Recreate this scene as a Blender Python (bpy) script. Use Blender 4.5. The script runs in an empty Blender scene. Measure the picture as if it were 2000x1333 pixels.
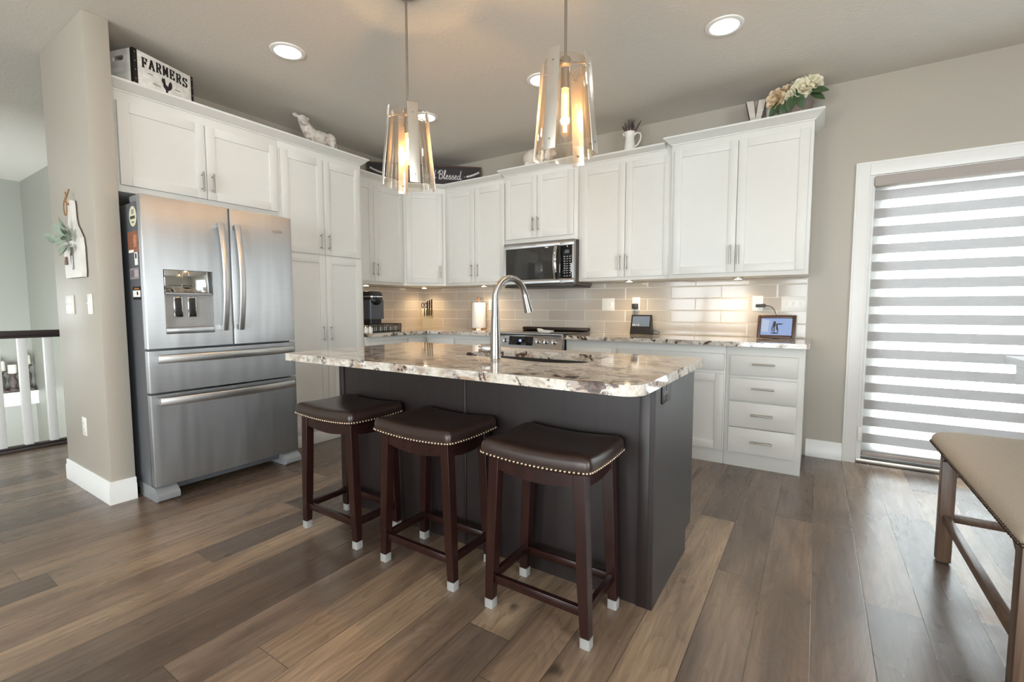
import bpy, bmesh, math, random
from mathutils import Vector, Matrix

R = math.radians
PI = math.pi
scene = bpy.context.scene
COL = scene.collection

# ------------------------------------------------------------------ camera
CAM_LOC = Vector((4.0461, -4.2072, 1.1472))
YAW, PITCH, ROLL, FPX = -0.5795, -0.0725, -0.0005, 907.88
fw = Vector((math.sin(YAW) * math.cos(PITCH), math.cos(YAW) * math.cos(PITCH), math.sin(PITCH)))
rt0 = Vector((math.cos(YAW), -math.sin(YAW), 0))
up0 = rt0.cross(fw)
rt = rt0 * math.cos(ROLL) + up0 * math.sin(ROLL)
upv = up0 * math.cos(ROLL) - rt0 * math.sin(ROLL)
cam_data = bpy.data.cameras.new('camera')
cam = bpy.data.objects.new('camera', cam_data)
COL.objects.link(cam)
cam.matrix_world = Matrix(((rt.x, upv.x, -fw.x, CAM_LOC.x), (rt.y, upv.y, -fw.y, CAM_LOC.y),
                           (rt.z, upv.z, -fw.z, CAM_LOC.z), (0, 0, 0, 1)))
cam_data.sensor_fit = 'HORIZONTAL'
cam_data.sensor_width = 36.0
cam_data.lens = 36.0 * FPX / 2000.0
cam_data.clip_start = 0.05
scene.camera = cam

# ------------------------------------------------------------------ world, daylight, exposure
EXPOSURE = 0.62
WORLD_STRENGTH = 9.0
DAY = (0.86, 0.94, 1.0)
scene.view_settings.view_transform = 'Standard'
scene.view_settings.look = 'None'
scene.view_settings.gamma = 1.0
scene.view_settings.exposure = EXPOSURE
scene.view_settings.use_curve_mapping = False
scene.cycles.max_bounces = 9
scene.cycles.diffuse_bounces = 5
scene.cycles.transparent_max_bounces = 20
scene.cycles.caustics_reflective = False
scene.cycles.caustics_refractive = False
scene.cycles.use_denoising = True
scene.cycles.sample_clamp_indirect = 6.0

world = bpy.data.worlds.new('World')
scene.world = world
world.use_nodes = True
wn = world.node_tree
bg = wn.nodes['Background']
bg.inputs['Color'].default_value = (0.90, 0.97, 1.0, 1)
bg.inputs['Strength'].default_value = WORLD_STRENGTH


def window_light(name, loc, rot, sx, sy, watts, color=DAY):
    """daylight entering by one of the room's windows (watts 0: a portal that only guides the sky light)"""
    d = bpy.data.lights.new(name, 'AREA')
    d.shape = 'RECTANGLE'
    d.size, d.size_y = sx, sy
    if watts == 0:
        d.cycles.is_portal = True
    else:
        d.energy = watts
        d.color = color
    o = bpy.data.objects.new(name, d)
    COL.objects.link(o)
    o.location = loc
    o.rotation_euler = rot
    return o


# the windows: behind the camera, at the dining end, in the foyer, and the patio door
window_light('sky_portal_front', (1.6, -9.07, 1.1), (R(90), 0, 0), 2.0, 2.0, 0)
window_light('sky_portal_front_wide', (4.9, -9.07, 1.1), (R(90), 0, 0), 3.0, 2.0, 0)
window_light('sky_portal_right', (7.27, -5.2, 1.45), (R(90), 0, R(90)), 2.6, 1.9, 0)
window_light('sky_portal_entry', (-4.65, -4.4, 0.8), (R(90), 0, R(-90)), 0.6, 1.4, 0)
window_light('sky_portal_patio_door', (5.24, 0.145, 1.04), (R(-90), 0, 0), 1.834, 2.06, 0)


# ------------------------------------------------------------------ colour and material helpers
def lin(c):
    c = c / 255.0
    return c / 12.92 if c <= 0.04045 else ((c + 0.055) / 1.055) ** 2.4


def rgb(r, g, b):
    return (lin(r), lin(g), lin(b), 1.0)


class G:
    """small node-graph helper"""

    def __init__(self, name):
        self.m = bpy.data.materials.new(name)
        self.m.use_nodes = True
        self.nt = self.m.node_tree
        self.bsdf = self.nt.nodes['Principled BSDF']
        self.out = self.nt.nodes['Material Output']

    def n(self, t, **kw):
        nd = self.nt.nodes.new(t)
        for k, v in kw.items():
            setattr(nd, k, v)
        return nd

    def put(self, sock, v):
        if isinstance(v, bpy.types.NodeSocket):
            self.nt.links.new(v, sock)
        else:
            sock.default_value = v

    def math(self, op, a, b=None, clamp=False):
        nd = self.n('ShaderNodeMath', operation=op)
        nd.use_clamp = clamp
        self.put(nd.inputs[0], a)
        if b is not None:
            self.put(nd.inputs[1], b)
        return nd.outputs[0]

    def xyz(self):
        g = self.n('ShaderNodeNewGeometry')
        s = self.n('ShaderNodeSeparateXYZ')
        self.nt.links.new(g.outputs['Position'], s.inputs[0])
        return s.outputs[0], s.outputs[1], s.outputs[2]

    def obj_xyz(self):
        g = self.n('ShaderNodeTexCoord')
        s = self.n('ShaderNodeSeparateXYZ')
        self.nt.links.new(g.outputs['Object'], s.inputs[0])
        return s.outputs[0], s.outputs[1], s.outputs[2]

    def vec(self, x, y, z):
        c = self.n('ShaderNodeCombineXYZ')
        for i, v in enumerate((x, y, z)):
            self.put(c.inputs[i], v)
        return c.outputs[0]

    def noise(self, v, scale, detail=4.0, rough=0.55, dist=0.0):
        nd = self.n('ShaderNodeTexNoise')
        self.put(nd.inputs['Vector'], v)
        nd.inputs['Scale'].default_value = scale
        nd.inputs['Detail'].default_value = detail
        nd.inputs['Roughness'].default_value = rough
        nd.inputs['Distortion'].default_value = dist
        return nd.outputs['Fac']

    def white(self, v):
        nd = self.n('ShaderNodeTexWhiteNoise', noise_dimensions='3D')
        self.put(nd.inputs['Vector'], v)
        return nd.outputs['Value']

    def ramp(self, f, stops, interp='LINEAR'):
        nd = self.n('ShaderNodeValToRGB')
        nd.color_ramp.interpolation = interp
        e = nd.color_ramp.elements
        while len(e) < len(stops):
            e.new(0.5)
        for i, (p, c) in enumerate(stops):
            e[i].position = p
            e[i].color = c
        self.put(nd.inputs[0], f)
        return nd.outputs[0]

    def mix(self, f, a, b, blend='MIX'):
        nd = self.n('ShaderNodeMix', data_type='RGBA', blend_type=blend)
        self.put(nd.inputs[0], f)
        self.put(nd.inputs[6], a)
        self.put(nd.inputs[7], b)
        return nd.outputs[2]

    def bump(self, h, strength=0.2, dist=0.01):
        nd = self.n('ShaderNodeBump')
        nd.inputs['Strength'].default_value = strength
        nd.inputs['Distance'].default_value = dist
        self.put(nd.inputs['Height'], h)
        self.nt.links.new(nd.outputs[0], self.bsdf.inputs['Normal'])

    def set(self, **kw):
        for k, v in kw.items():
            self.put(self.bsdf.inputs[k.replace('_', ' ')], v)
        return self


def M(name, col, rough=0.5, metal=0.0, noise_amt=0.06, scale=14.0, bump=0.0, bscale=200.0, **kw):
    """plain finish with a little procedural variation"""
    g = G(name)
    tc = g.n('ShaderNodeTexCoord').outputs['Object']
    f = g.noise(tc, scale, 3)
    c = tuple(col)
    lo = tuple(x * (1 - noise_amt) for x in c[:3]) + (1,)
    hi = tuple(min(1, x * (1 + noise_amt)) for x in c[:3]) + (1,)
    g.set(Base_Color=g.ramp(f, [(0.3, lo), (0.7, hi)]), Roughness=rough, Metallic=metal)
    if bump:
        g.bump(g.noise(tc, bscale, 2), bump, 0.002)
    for k, v in kw.items():
        g.put(g.bsdf.inputs[k.replace('_', ' ')], v)
    return g.m


def emit(name, col, strength):
    g = G(name)
    g.set(Base_Color=(0.03, 0.03, 0.03, 1), Emission_Color=col, Emission_Strength=strength, Roughness=0.4)
    return g.m


def clear_glass(name, tint, refl=0.12, rough=0.02):
    """thin pane: transparent with a fresnel reflection"""
    g = G(name)
    tr = g.n('ShaderNodeBsdfTransparent')
    tr.inputs[0].default_value = tint
    gl = g.n('ShaderNodeBsdfGlossy')
    gl.inputs['Roughness'].default_value = rough
    lw = g.n('ShaderNodeLayerWeight')
    lw.inputs[0].default_value = 0.35
    f = g.math('ADD', g.math('MULTIPLY', lw.outputs['Facing'], 0.55), refl, True)
    mx = g.n('ShaderNodeMixShader')
    g.nt.links.new(f, mx.inputs[0])
    g.nt.links.new(tr.outputs[0], mx.inputs[1])
    g.nt.links.new(gl.outputs[0], mx.inputs[2])
    g.nt.links.new(mx.outputs[0], g.out.inputs[0])
    return g.m


def glowing_bulb():
    g = G('amber_bulb_glass')
    tr = g.n('ShaderNodeBsdfTransparent')
    tr.inputs[0].default_value = (1.0, 0.88, 0.68, 1)
    em = g.n('ShaderNodeEmission')
    em.inputs[0].default_value = (1.0, 0.60, 0.24, 1)
    em.inputs[1].default_value = 0.9
    ad = g.n('ShaderNodeAddShader')
    g.nt.links.new(tr.outputs[0], ad.inputs[0])
    g.nt.links.new(em.outputs[0], ad.inputs[1])
    g.nt.links.new(ad.outputs[0], g.out.inputs[0])
    return g.m


def m_floor():
    g = G('plank_floor')
    x, y, z = g.xyz()
    W, L = 0.1735, 1.45
    u = g.math('DIVIDE', g.math('SUBTRACT', x, 3.725 - 20 * W), W)
    row = g.math('FLOOR', u)
    fu = g.math('FRACT', u)
    off = g.white(g.vec(row, 3.7, 1.3))
    v = g.math('ADD', g.math('DIVIDE', y, L), g.math('MULTIPLY', off, 7.0))
    col = g.math('FLOOR', v)
    fv = g.math('FRACT', v)
    idv = g.white(g.vec(row, col, 5.1))
    id2 = g.white(g.vec(row, col, 9.4))
    du = g.math('MULTIPLY', g.math('MINIMUM', fu, g.math('SUBTRACT', 1.0, fu)), W)
    dv = g.math('MULTIPLY', g.math('MINIMUM', fv, g.math('SUBTRACT', 1.0, fv)), L)
    dist = g.math('MINIMUM', du, dv)
    gap = g.math('SUBTRACT', 1.0, g.math('DIVIDE', dist, 0.0022), True)
    sh = g.math('MULTIPLY', idv, 53.0)
    fine = g.noise(g.vec(g.math('MULTIPLY', x, 55.0), g.math('MULTIPLY', y, 2.6), sh), 1.0, 6, 0.65)
    big = g.noise(g.vec(g.math('MULTIPLY', x, 7.0), g.math('MULTIPLY', y, 1.3), sh), 1.0, 3, 0.5, 0.6)
    field = g.noise(g.vec(g.math('MULTIPLY', x, 6.0), g.math('MULTIPLY', y, 1.1), g.math('ADD', sh, 7.0)), 1.0, 2, 0.45, 0.3)
    rings = g.math('FRACT', g.math('MULTIPLY', field, 22.0))
    ring = g.math('POWER', rings, 3.0)
    knot_n = g.noise(g.vec(g.math('MULTIPLY', x, 9.0), g.math('MULTIPLY', y, 5.5), g.math('ADD', sh, 21.0)), 1.0, 2, 0.5)
    knot = g.ramp(knot_n, [(0.70, (0, 0, 0, 1)), (0.78, (1, 1, 1, 1))])
    base = g.ramp(idv, [(0.0, rgb(102, 84, 71)), (0.35, rgb(130, 107, 89)), (0.65, rgb(160, 132, 107)), (1.0, rgb(198, 167, 135))])
    grey = g.mix(g.math('MULTIPLY', id2, 0.28), base, rgb(140, 128, 117))
    t = g.mix(g.ramp(big, [(0.35, (0, 0, 0, 1)), (0.7, (0.62, 0.62, 0.62, 1))]), grey, rgb(72, 57, 48))
    t = g.mix(g.math('MULTIPLY', ring, 0.22), t, rgb(64, 50, 42))
    t = g.mix(g.ramp(fine, [(0.36, (0.34, 0.34, 0.34, 1)), (0.6, (0, 0, 0, 1))]), t, rgb(62, 50, 43))
    t = g.mix(g.math('MULTIPLY', knot, 0.75), t, rgb(48, 36, 30))
    t = g.mix(g.math('MULTIPLY', gap, 0.8), t, rgb(38, 31, 27))
    g.set(Base_Color=t, Roughness=g.math('ADD', 0.24, g.math('MULTIPLY', big, 0.06)), Specular_IOR_Level=0.8)
    g.bump(g.math('SUBTRACT', 1.0, gap), 0.25, 0.0014)
    return g.m


def m_tile(axis):
    g = G('glass_subway_tile')
    x, y, z = g.xyz()
    s = x if axis == 'x' else g.math('MULTIPLY', y, -1.0)
    P, W = 0.1033, 0.408
    r = g.math('DIVIDE', g.math('SUBTRACT', z, 0.9125), P)
    row = g.math('FLOOR', r)
    fr = g.math('FRACT', r)
    odd = g.math('MODULO', g.math('ADD', row, 10.0), 2.0)
    sh = g.math('ADD', 2.763 - 10 * W, g.math('MULTIPLY', odd, W / 2))
    v = g.math('DIVIDE', g.math('SUBTRACT', s, sh), W)
    col = g.math('FLOOR', v)
    fv = g.math('FRACT', v)
    d1 = g.math('MULTIPLY', g.math('MINIMUM', fr, g.math('SUBTRACT', 1.0, fr)), P)
    d2 = g.math('MULTIPLY', g.math('MINIMUM', fv, g.math('SUBTRACT', 1.0, fv)), W)
    d = g.math('MINIMUM', d1, d2)
    gr = g.math('LESS_THAN', d, 0.0022)
    idv = g.white(g.vec(row, col, 2.0))
    c = g.ramp(idv, [(0, rgb(186, 176, 164)), (1, rgb(196, 187, 176))])
    streak = g.noise(g.vec(g.math('MULTIPLY', s, 3.0), g.math('MULTIPLY', z, 160.0), idv), 1.0, 2)
    c = g.mix(g.math('MULTIPLY', streak, 0.10), c, rgb(160, 150, 138))
    c = g.mix(gr, c, rgb(226, 220, 208))
    g.set(Base_Color=c, Roughness=g.math('ADD', 0.10, g.math('MULTIPLY', gr, 0.6)))
    edge = g.math('DIVIDE', d, 0.006, True)
    g.bump(edge, 0.4, 0.002)
    return g.m


def m_granite():
    g = G('speckled_granite')
    x, y, z = g.xyz()
    p = g.vec(g.math('ADD', x, g.math('MULTIPLY', y, 0.35)), g.math('MULTIPLY', y, 1.5), g.math('MULTIPLY', z, 1.5))
    a = g.noise(p, 5.5, 5, 0.6, 0.9)
    b = g.noise(p, 13.0, 5, 0.62, 0.6)
    d = g.noise(p, 60.0, 3, 0.6)
    e = g.noise(g.vec(g.math('ADD', x, 9.0), y, g.math('MULTIPLY', z, 1.2)), 13.5, 5, 0.65, 0.5)
    base = g.ramp(d, [(0.3, rgb(188, 180, 169)), (0.55, rgb(211, 204, 194)), (0.8, rgb(228, 223, 215))])
    t = g.mix(g.ramp(a, [(0.50, (0, 0, 0, 1)), (0.62, (0.85, 0.85, 0.85, 1))]), base, rgb(152, 126, 102))
    t = g.mix(g.ramp(b, [(0.54, (0, 0, 0, 1)), (0.64, (0.8, 0.8, 0.8, 1))]), t, rgb(156, 150, 144))
    t = g.mix(g.ramp(e, [(0.545, (0, 0, 0, 1)), (0.60, (1, 1, 1, 1))]), t, g.ramp(d, [(0.35, rgb(46, 33, 29)), (0.7, rgb(112, 88, 74))]))
    t = g.mix(g.ramp(d, [(0.66, (0, 0, 0, 1)), (0.74, (0.8, 0.8, 0.8, 1))]), t, rgb(88, 74, 66))
    g.set(Base_Color=t, Roughness=0.07)
    g.put(g.bsdf.inputs['Coat Weight'], 0.3)
    return g.m


def m_brushed(name, col, rough=0.27, vertical=False):
    g = G(name)
    x, y, z = g.xyz()
    if vertical:
        v = g.vec(g.math('MULTIPLY', x, 420.0), g.math('MULTIPLY', y, 420.0), g.math('MULTIPLY', z, 4.0))
    else:
        v = g.vec(g.math('MULTIPLY', x, 4.0), g.math('MULTIPLY', y, 4.0), g.math('MULTIPLY', z, 420.0))
    f = g.noise(v, 1.0, 3)
    c = tuple(col)
    g.set(Base_Color=g.ramp(f, [(0.3, tuple(a * 0.93 for a in c[:3]) + (1,)), (0.7, c)]), Metallic=1.0,
          Roughness=g.math('ADD', rough - 0.03, g.math('MULTIPLY', f, 0.06)))
    tg = g.n('ShaderNodeTangent', direction_type='RADIAL', axis='Z')
    g.nt.links.new(tg.outputs[0], g.bsdf.inputs['Tangent'])
    g.bsdf.inputs['Anisotropic'].default_value = 0.97
    g.bsdf.inputs['Anisotropic Rotation'].default_value = 0.0 if not vertical else 0.25
    wob = g.noise(g.vec(g.math('MULTIPLY', x, 5.5), g.math('MULTIPLY', y, 5.5), g.math('MULTIPLY', z, 0.8)), 1.0, 2)
    g.bump(g.math('ADD', g.math('MULTIPLY', f, 0.006), wob), 0.4, 0.03)
    return g.m


def m_wood(name, c1, c2, rough=0.35, axis='z', scale=1.0):
    g = G(name)
    x, y, z = g.obj_xyz()
    k = {'x': (3, 60, 60), 'y': (60, 3, 60), 'z': (60, 60, 3)}[axis]
    f = g.noise(g.vec(g.math('MULTIPLY', x, k[0] * scale), g.math('MULTIPLY', y, k[1] * scale), g.math('MULTIPLY', z, k[2] * scale)), 1.0, 5, 0.6, 0.4)
    g.set(Base_Color=g.ramp(f, [(0.3, c1), (0.72, c2)]), Roughness=rough)
    g.bump(f, 0.05, 0.001)
    return g.m


def m_wall(name, c, bump=0.12, scale=130.0, rough=0.42):
    g = G(name)
    x, y, z = g.xyz()
    p = g.vec(x, y, z)
    f = g.noise(p, scale, 3, 0.5)
    k = g.noise(p, 1.3, 2)
    g.set(Base_Color=g.ramp(k, [(0.3, tuple(a * 0.97 for a in c[:3]) + (1,)), (0.7, c)]), Roughness=rough)
    g.bump(f, bump, 0.004)
    return g.m


def m_ceiling():
    g = G('knockdown_ceiling')
    x, y, z = g.xyz()
    p = g.vec(x, y, z)
    f = g.noise(p, 34.0, 5, 0.6, 1.2)
    h = g.ramp(f, [(0.45, (0, 0, 0, 1)), (0.6, (1, 1, 1, 1))])
    g.set(Base_Color=rgb(218, 214, 206), Roughness=0.75)
    g.bump(h, 0.17, 0.005)
    return g.m


def m_shade():
    """woven zebra shade: grey light-filtering bands between sheer bands"""
    g = G('zebra_shade_fabric')
    x, y, z = g.xyz()
    P, Z0, BAND = 0.1248, 1.969, 0.068
    t = g.math('FRACT', g.math('DIVIDE', g.math('SUBTRACT', Z0 + 40 * P * 0, z), P))
    band = g.math('LESS_THAN', t, BAND / P)
    wv = g.noise(g.vec(g.math('MULTIPLY', x, 12.0), y, g.math('MULTIPLY', z, 700.0)), 1.0, 3)
    di = g.n('ShaderNodeBsdfDiffuse')
    g.put(di.inputs[0], g.ramp(wv, [(0.3, rgb(205, 202, 199)), (0.7, rgb(222, 219, 216))]))
    tl = g.n('ShaderNodeBsdfTranslucent')
    g.put(tl.inputs[0], g.ramp(wv, [(0.3, rgb(166, 166, 168)), (0.7, rgb(176, 176, 178))]))
    ad = g.n('ShaderNodeMixShader')
    ad.inputs[0].default_value = 0.5
    g.nt.links.new(di.outputs[0], ad.inputs[1])
    g.nt.links.new(tl.outputs[0], ad.inputs[2])
    tr = g.n('ShaderNodeBsdfTransparent')
    tr.inputs[0].default_value = (1, 1, 1, 1)
    tl2 = g.n('ShaderNodeBsdfTranslucent')
    tl2.inputs[0].default_value = (0.9, 0.9, 0.9, 1)
    sh = g.n('ShaderNodeMixShader')
    sh.inputs[0].default_value = 0.40
    g.nt.links.new(tr.outputs[0], sh.inputs[1])
    g.nt.links.new(tl2.outputs[0], sh.inputs[2])
    mx = g.n('ShaderNodeMixShader')
    g.nt.links.new(band, mx.inputs[0])
    g.nt.links.new(sh.outputs[0], mx.inputs[1])
    g.nt.links.new(ad.outputs[0], mx.inputs[2])
    g.nt.links.new(mx.outputs[0], g.out.inputs[0])
    return g.m


def m_wicker():
    g = G('grey_wicker')
    x, y, z = g.obj_xyz()
    w = g.math('MULTIPLY', g.math('SINE', g.math('MULTIPLY', z, 520.0)), g.math('SINE', g.math('MULTIPLY', g.math('ADD', x, y), 380.0)))
    g.set(Base_Color=g.ramp(w, [(0.2, rgb(108, 96, 90)), (0.8, rgb(190, 180, 172))]), Roughness=0.8)
    g.bump(w, 0.6, 0.004)
    return g.m


MT = {
    'floor': m_floor(), 'tile_x': m_tile('x'), 'tile_y': m_tile('y'), 'granite': m_granite(),
    'wall': m_wall('greige_wall', rgb(179, 172, 160)), 'ceiling': m_ceiling(), 'shade': m_shade(), 'wicker': m_wicker(),
    'hallwall': m_wall('green_lit_hall_wall', rgb(158, 159, 150)),  # same wall paint, with the foyer's dim greenish light put into its colour
    'cab': M('white_cabinet_paint', rgb(222, 222, 218), 0.38, noise_amt=0.01),
    'trim': M('white_trim_paint', rgb(236, 236, 234), 0.35, noise_amt=0.01),
    'steel': m_brushed('brushed_stainless', (0.36, 0.36, 0.36, 1), 0.40),
    'steel_v': m_brushed('brushed_nickel', (0.47, 0.46, 0.45, 1), 0.30, True),
    'bar_steel': M('satin_bar_steel', (0.62, 0.62, 0.62, 1), 0.36, 1.0, 0.03),
    'chrome': M('polished_chrome', (0.75, 0.75, 0.76, 1), 0.06, 1.0, 0.02),
    'nickel': M('satin_nickel', (0.40, 0.37, 0.33, 1), 0.28, 1.0, 0.03),
    'grey_steel': M('painted_grey_steel', rgb(98, 100, 104), 0.42, 0.2, 0.03),
    'grey_plastic': M('grey_plastic', rgb(134, 136, 138), 0.45),
    'pale_grey_plastic': M('pale_grey_plastic', rgb(172, 172, 172), 0.4, 0.3),
    'dark_plastic': M('dark_plastic', rgb(38, 38, 40), 0.4),
    'black': M('black_plastic', rgb(20, 20, 21), 0.35),
    'black_glass': M('black_glass', rgb(16, 16, 18), 0.05),
    'smoked': M('smoked_glass', rgb(58, 57, 55), 0.05),
    'espresso': m_wood('espresso_cabinet_wood', rgb(27, 20, 19), rgb(37, 27, 26), 0.42),
    'stoolwood': m_wood('dark_cherry_wood', rgb(28, 13, 11), rgb(46, 21, 17), 0.26),
    'leather': M('dark_brown_leather', rgb(48, 34, 29), 0.31, 0, 0.10, 30, 0.12, 420),
    'nail': M('antique_brass', (0.50, 0.40, 0.30, 1), 0.30, 1.0),
    'foot': M('pale_felt', rgb(146, 144, 141), 0.8),
    'benchwood': m_wood('walnut_brown_wood', rgb(78, 60, 48), rgb(112, 90, 74), 0.34),
    'linen': M('beige_linen', rgb(192, 180, 164), 0.9, 0, 0.12, 260, 0.3, 900),
    'tabletop': m_wood('grey_washed_wood', rgb(128, 125, 122), rgb(156, 153, 150), 0.42, 'y'),
    'plate': M('white_plate_plastic', rgb(238, 236, 230), 0.3, noise_amt=0.01),
    'white': M('white_ceramic', rgb(236, 234, 228), 0.2, noise_amt=0.02),
    'paper': M('white_paper', rgb(240, 238, 236), 0.85, 0, 0.02, 60, 0.25, 160),
    'copper': M('copper_metal', (0.62, 0.30, 0.18, 1), 0.25, 1.0),
    'candle': M('ivory_wax', rgb(238, 234, 220), 0.5),
    'weathered': m_wood('weathered_brown_wood', rgb(70, 60, 56), rgb(108, 96, 90), 0.7),
    'darkrail': m_wood('dark_stained_rail', rgb(48, 40, 40), rgb(64, 54, 54), 0.4, 'y'),
    'beech': m_wood('pale_beech', rgb(206, 178, 132), rgb(224, 198, 152), 0.45),
    'whitewash': m_wood('whitewashed_boards', rgb(205, 203, 197), rgb(240, 239, 235), 0.7, 'x', 0.4),
    'ink': M('black_ink', rgb(24, 22, 22), 0.7),
    'inkgrey': M('grey_ink', rgb(96, 94, 92), 0.7),
    'iron': M('dark_iron', rgb(46, 42, 40), 0.5, 0.7),
    'plaster': M('aged_white_plaster', rgb(222, 212, 202), 0.75, 0, 0.10, 22, 0.2, 90),
    'chalk': M('charcoal_board', rgb(56, 52, 54), 0.8),
    'signwood': m_wood('sign_frame_wood', rgb(66, 48, 40), rgb(96, 74, 62), 0.6, 'x'),
    'chalkwhite': M('chalk_white', rgb(238, 236, 234), 0.7),
    'lavender': M('dried_lavender', rgb(94, 80, 80), 0.9, 0, 0.25, 80),
    'petal': M('cream_petals', rgb(240, 232, 208), 0.6, 0, 0.06, 30, Subsurface_Weight=0.1),
    'petal_peach': M('peach_petals', rgb(232, 212, 180), 0.6, 0, 0.08, 30),
    'leaf': M('dark_green_leaf', rgb(62, 84, 52), 0.45, 0, 0.25, 30),
    'sage': M('sage_leaf', rgb(142, 156, 140), 0.6, 0, 0.15, 40),
    'twig': M('brown_twig', rgb(150, 108, 66), 0.7),
    'birch': m_wood('birch_bark', rgb(186, 178, 170), rgb(222, 216, 208), 0.8, 'x', 0.6),
    'bark': M('brown_bark', rgb(104, 86, 76), 0.85, 0, 0.2, 40),
    'sinkdark': M('dark_composite_sink', rgb(52, 46, 43), 0.35),
    'bulbglass': glowing_bulb(),
    'plate_nickel': M('pale_satin_nickel', (0.66, 0.62, 0.56, 1), 0.34, 0.85, 0.03),
    'shadeglass': clear_glass('pale_amber_glass', (0.985, 0.95, 0.905, 1), 0.06),
    'pane': clear_glass('window_glass', (0.96, 0.98, 0.98, 1), 0.04),
    'filament': emit('glowing_filament', (1.0, 0.62, 0.24, 1), 90.0),
    'led': emit('recessed_led', (1.0, 0.98, 0.95, 1), 20.0),
    'puck': emit('warm_puck_led', (1.0, 0.80, 0.52, 1), 14.0),
    'screenblue': emit('lit_blue_screen', rgb(150, 176, 226), 0.55),
    'screengrey': emit('lit_grey_screen', rgb(128, 142, 158), 0.45),
    'digit': emit('lit_digits', rgb(190, 205, 255), 1.4),
    'deck': m_wood('grey_deck_boards', rgb(150, 146, 140), rgb(180, 176, 170), 0.7, 'y'),
}


# ------------------------------------------------------------------ mesh helpers
def rotz(a):
    return Matrix.Rotation(a, 4, 'Z')


def frame(x, y, z=0.0, a=0.0):
    """local frame: x along a front, -y out of the front, z up"""
    return Matrix.Translation((x, y, z)) @ rotz(R(a))


I4 = Matrix.Identity(4)


def nb():
    return bmesh.new()


def merge(dst, src, T=I4):
    vm = [dst.verts.new(T @ v.co) for v in src.verts]
    dst.verts.index_update()
    src.verts.index_update()
    for f in src.faces:
        try:
            dst.faces.new([vm[v.index] for v in f.verts])
        except ValueError:
            pass
    src.free()


def box(bm, x0, x1, y0, y1, z0, z1, bev=0.0, T=I4, seg=2):
    t = bmesh.new()
    r = bmesh.ops.create_cube(t, size=1.0)
    sx, sy, sz = abs(x1 - x0), abs(y1 - y0), abs(z1 - z0)
    for v in t.verts:
        v.co = Vector((v.co.x * sx + (x0 + x1) / 2, v.co.y * sy + (y0 + y1) / 2, v.co.z * sz + (z0 + z1) / 2))
    if bev > 0:
        bev = min(bev, 0.45 * min(sx, sy, sz))
        bmesh.ops.bevel(t, geom=list(t.edges), offset=bev, segments=seg, profile=0.5, affect='EDGES')
    merge(bm, t, T)
    return bm


def cyl(bm, p0, p1, r0, r1=None, n=20, T=I4, caps=True):
    r1 = r0 if r1 is None else r1
    p0, p1 = Vector(p0), Vector(p1)
    d = (p1 - p0).normalized()
    a = d.orthogonal().normalized()
    b = d.cross(a)
    A = [bm.verts.new(T @ (p0 + (a * math.cos(2 * PI * i / n) + b * math.sin(2 * PI * i / n)) * r0)) for i in range(n)]
    B = [bm.verts.new(T @ (p1 + (a * math.cos(2 * PI * i / n) + b * math.sin(2 * PI * i / n)) * r1)) for i in range(n)]
    for i in range(n):
        bm.faces.new((A[i], A[(i + 1) % n], B[(i + 1) % n], B[i]))
    if caps:
        bm.faces.new(A[::-1])
        bm.faces.new(B)
    return bm


def tube(bm, pts, r, n=12, T=I4, caps=True):
    pts = [Vector(p) for p in pts]
    rs = r if isinstance(r, (list, tuple)) else [r] * len(pts)
    prev = None
    rings = []
    for i, p in enumerate(pts):
        d = (pts[min(i + 1, len(pts) - 1)] - pts[max(i - 1, 0)]).normalized()
        if prev is None:
            a = d.orthogonal().normalized()
        else:
            a = (prev - d * prev.dot(d)).normalized()
        prev = a
        b = d.cross(a)
        rings.append([bm.verts.new(T @ (p + (a * math.cos(2 * PI * k / n) + b * math.sin(2 * PI * k / n)) * rs[i])) for k in range(n)])
    for i in range(len(rings) - 1):
        for k in range(n):
            bm.faces.new((rings[i][k], rings[i][(k + 1) % n], rings[i + 1][(k + 1) % n], rings[i + 1][k]))
    if caps:
        bm.faces.new(rings[0][::-1])
        bm.faces.new(rings[-1])
    return bm


def lathe(bm, prof, n=28, T=I4):
    """prof: (radius, z) pairs; closes at the axis where radius is 0"""
    rings = []
    for r, z in prof:
        if r < 1e-6:
            rings.append([bm.verts.new(T @ Vector((0, 0, z)))])
        else:
            rings.append([bm.verts.new(T @ Vector((r * math.cos(2 * PI * k / n), r * math.sin(2 * PI * k / n), z))) for k in range(n)])
    for a, b in zip(rings, rings[1:]):
        for k in range(n):
            k2 = (k + 1) % n
            if len(a) == 1 and len(b) == 1:
                continue
            if len(a) == 1:
                bm.faces.new((a[0], b[k], b[k2]))
            elif len(b) == 1:
                bm.faces.new((a[k], a[k2], b[0]))
            else:
                bm.faces.new((a[k], a[k2], b[k2], b[k]))
    return bm


def prism(bm, poly, h0, h1, T=I4, axis='z'):
    """extrude a 2-D polygon; axis names the extrusion direction"""
    def P(a, b, h):
        return {'z': Vector((a, b, h)), 'x': Vector((h, a, b)), 'y': Vector((a, h, b))}[axis]
    A = [bm.verts.new(T @ P(a, b, h0)) for a, b in poly]
    B = [bm.verts.new(T @ P(a, b, h1)) for a, b in poly]
    n = len(poly)
    for i in range(n):
        bm.faces.new((A[i], A[(i + 1) % n], B[(i + 1) % n], B[i]))
    fa = bm.faces.new(A[::-1])
    fb = bm.faces.new(B)
    return bm


def ellipsoid(bm, c, rx, ry, rz, T=I4, u=20, v=12):
    t = bmesh.new()
    bmesh.ops.create_uvsphere(t, u_segments=u, v_segments=v, radius=1.0)
    S = Matrix.Translation(c) @ Matrix.Diagonal((rx, ry, rz, 1))
    merge(bm, t, T @ S)
    return bm


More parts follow.
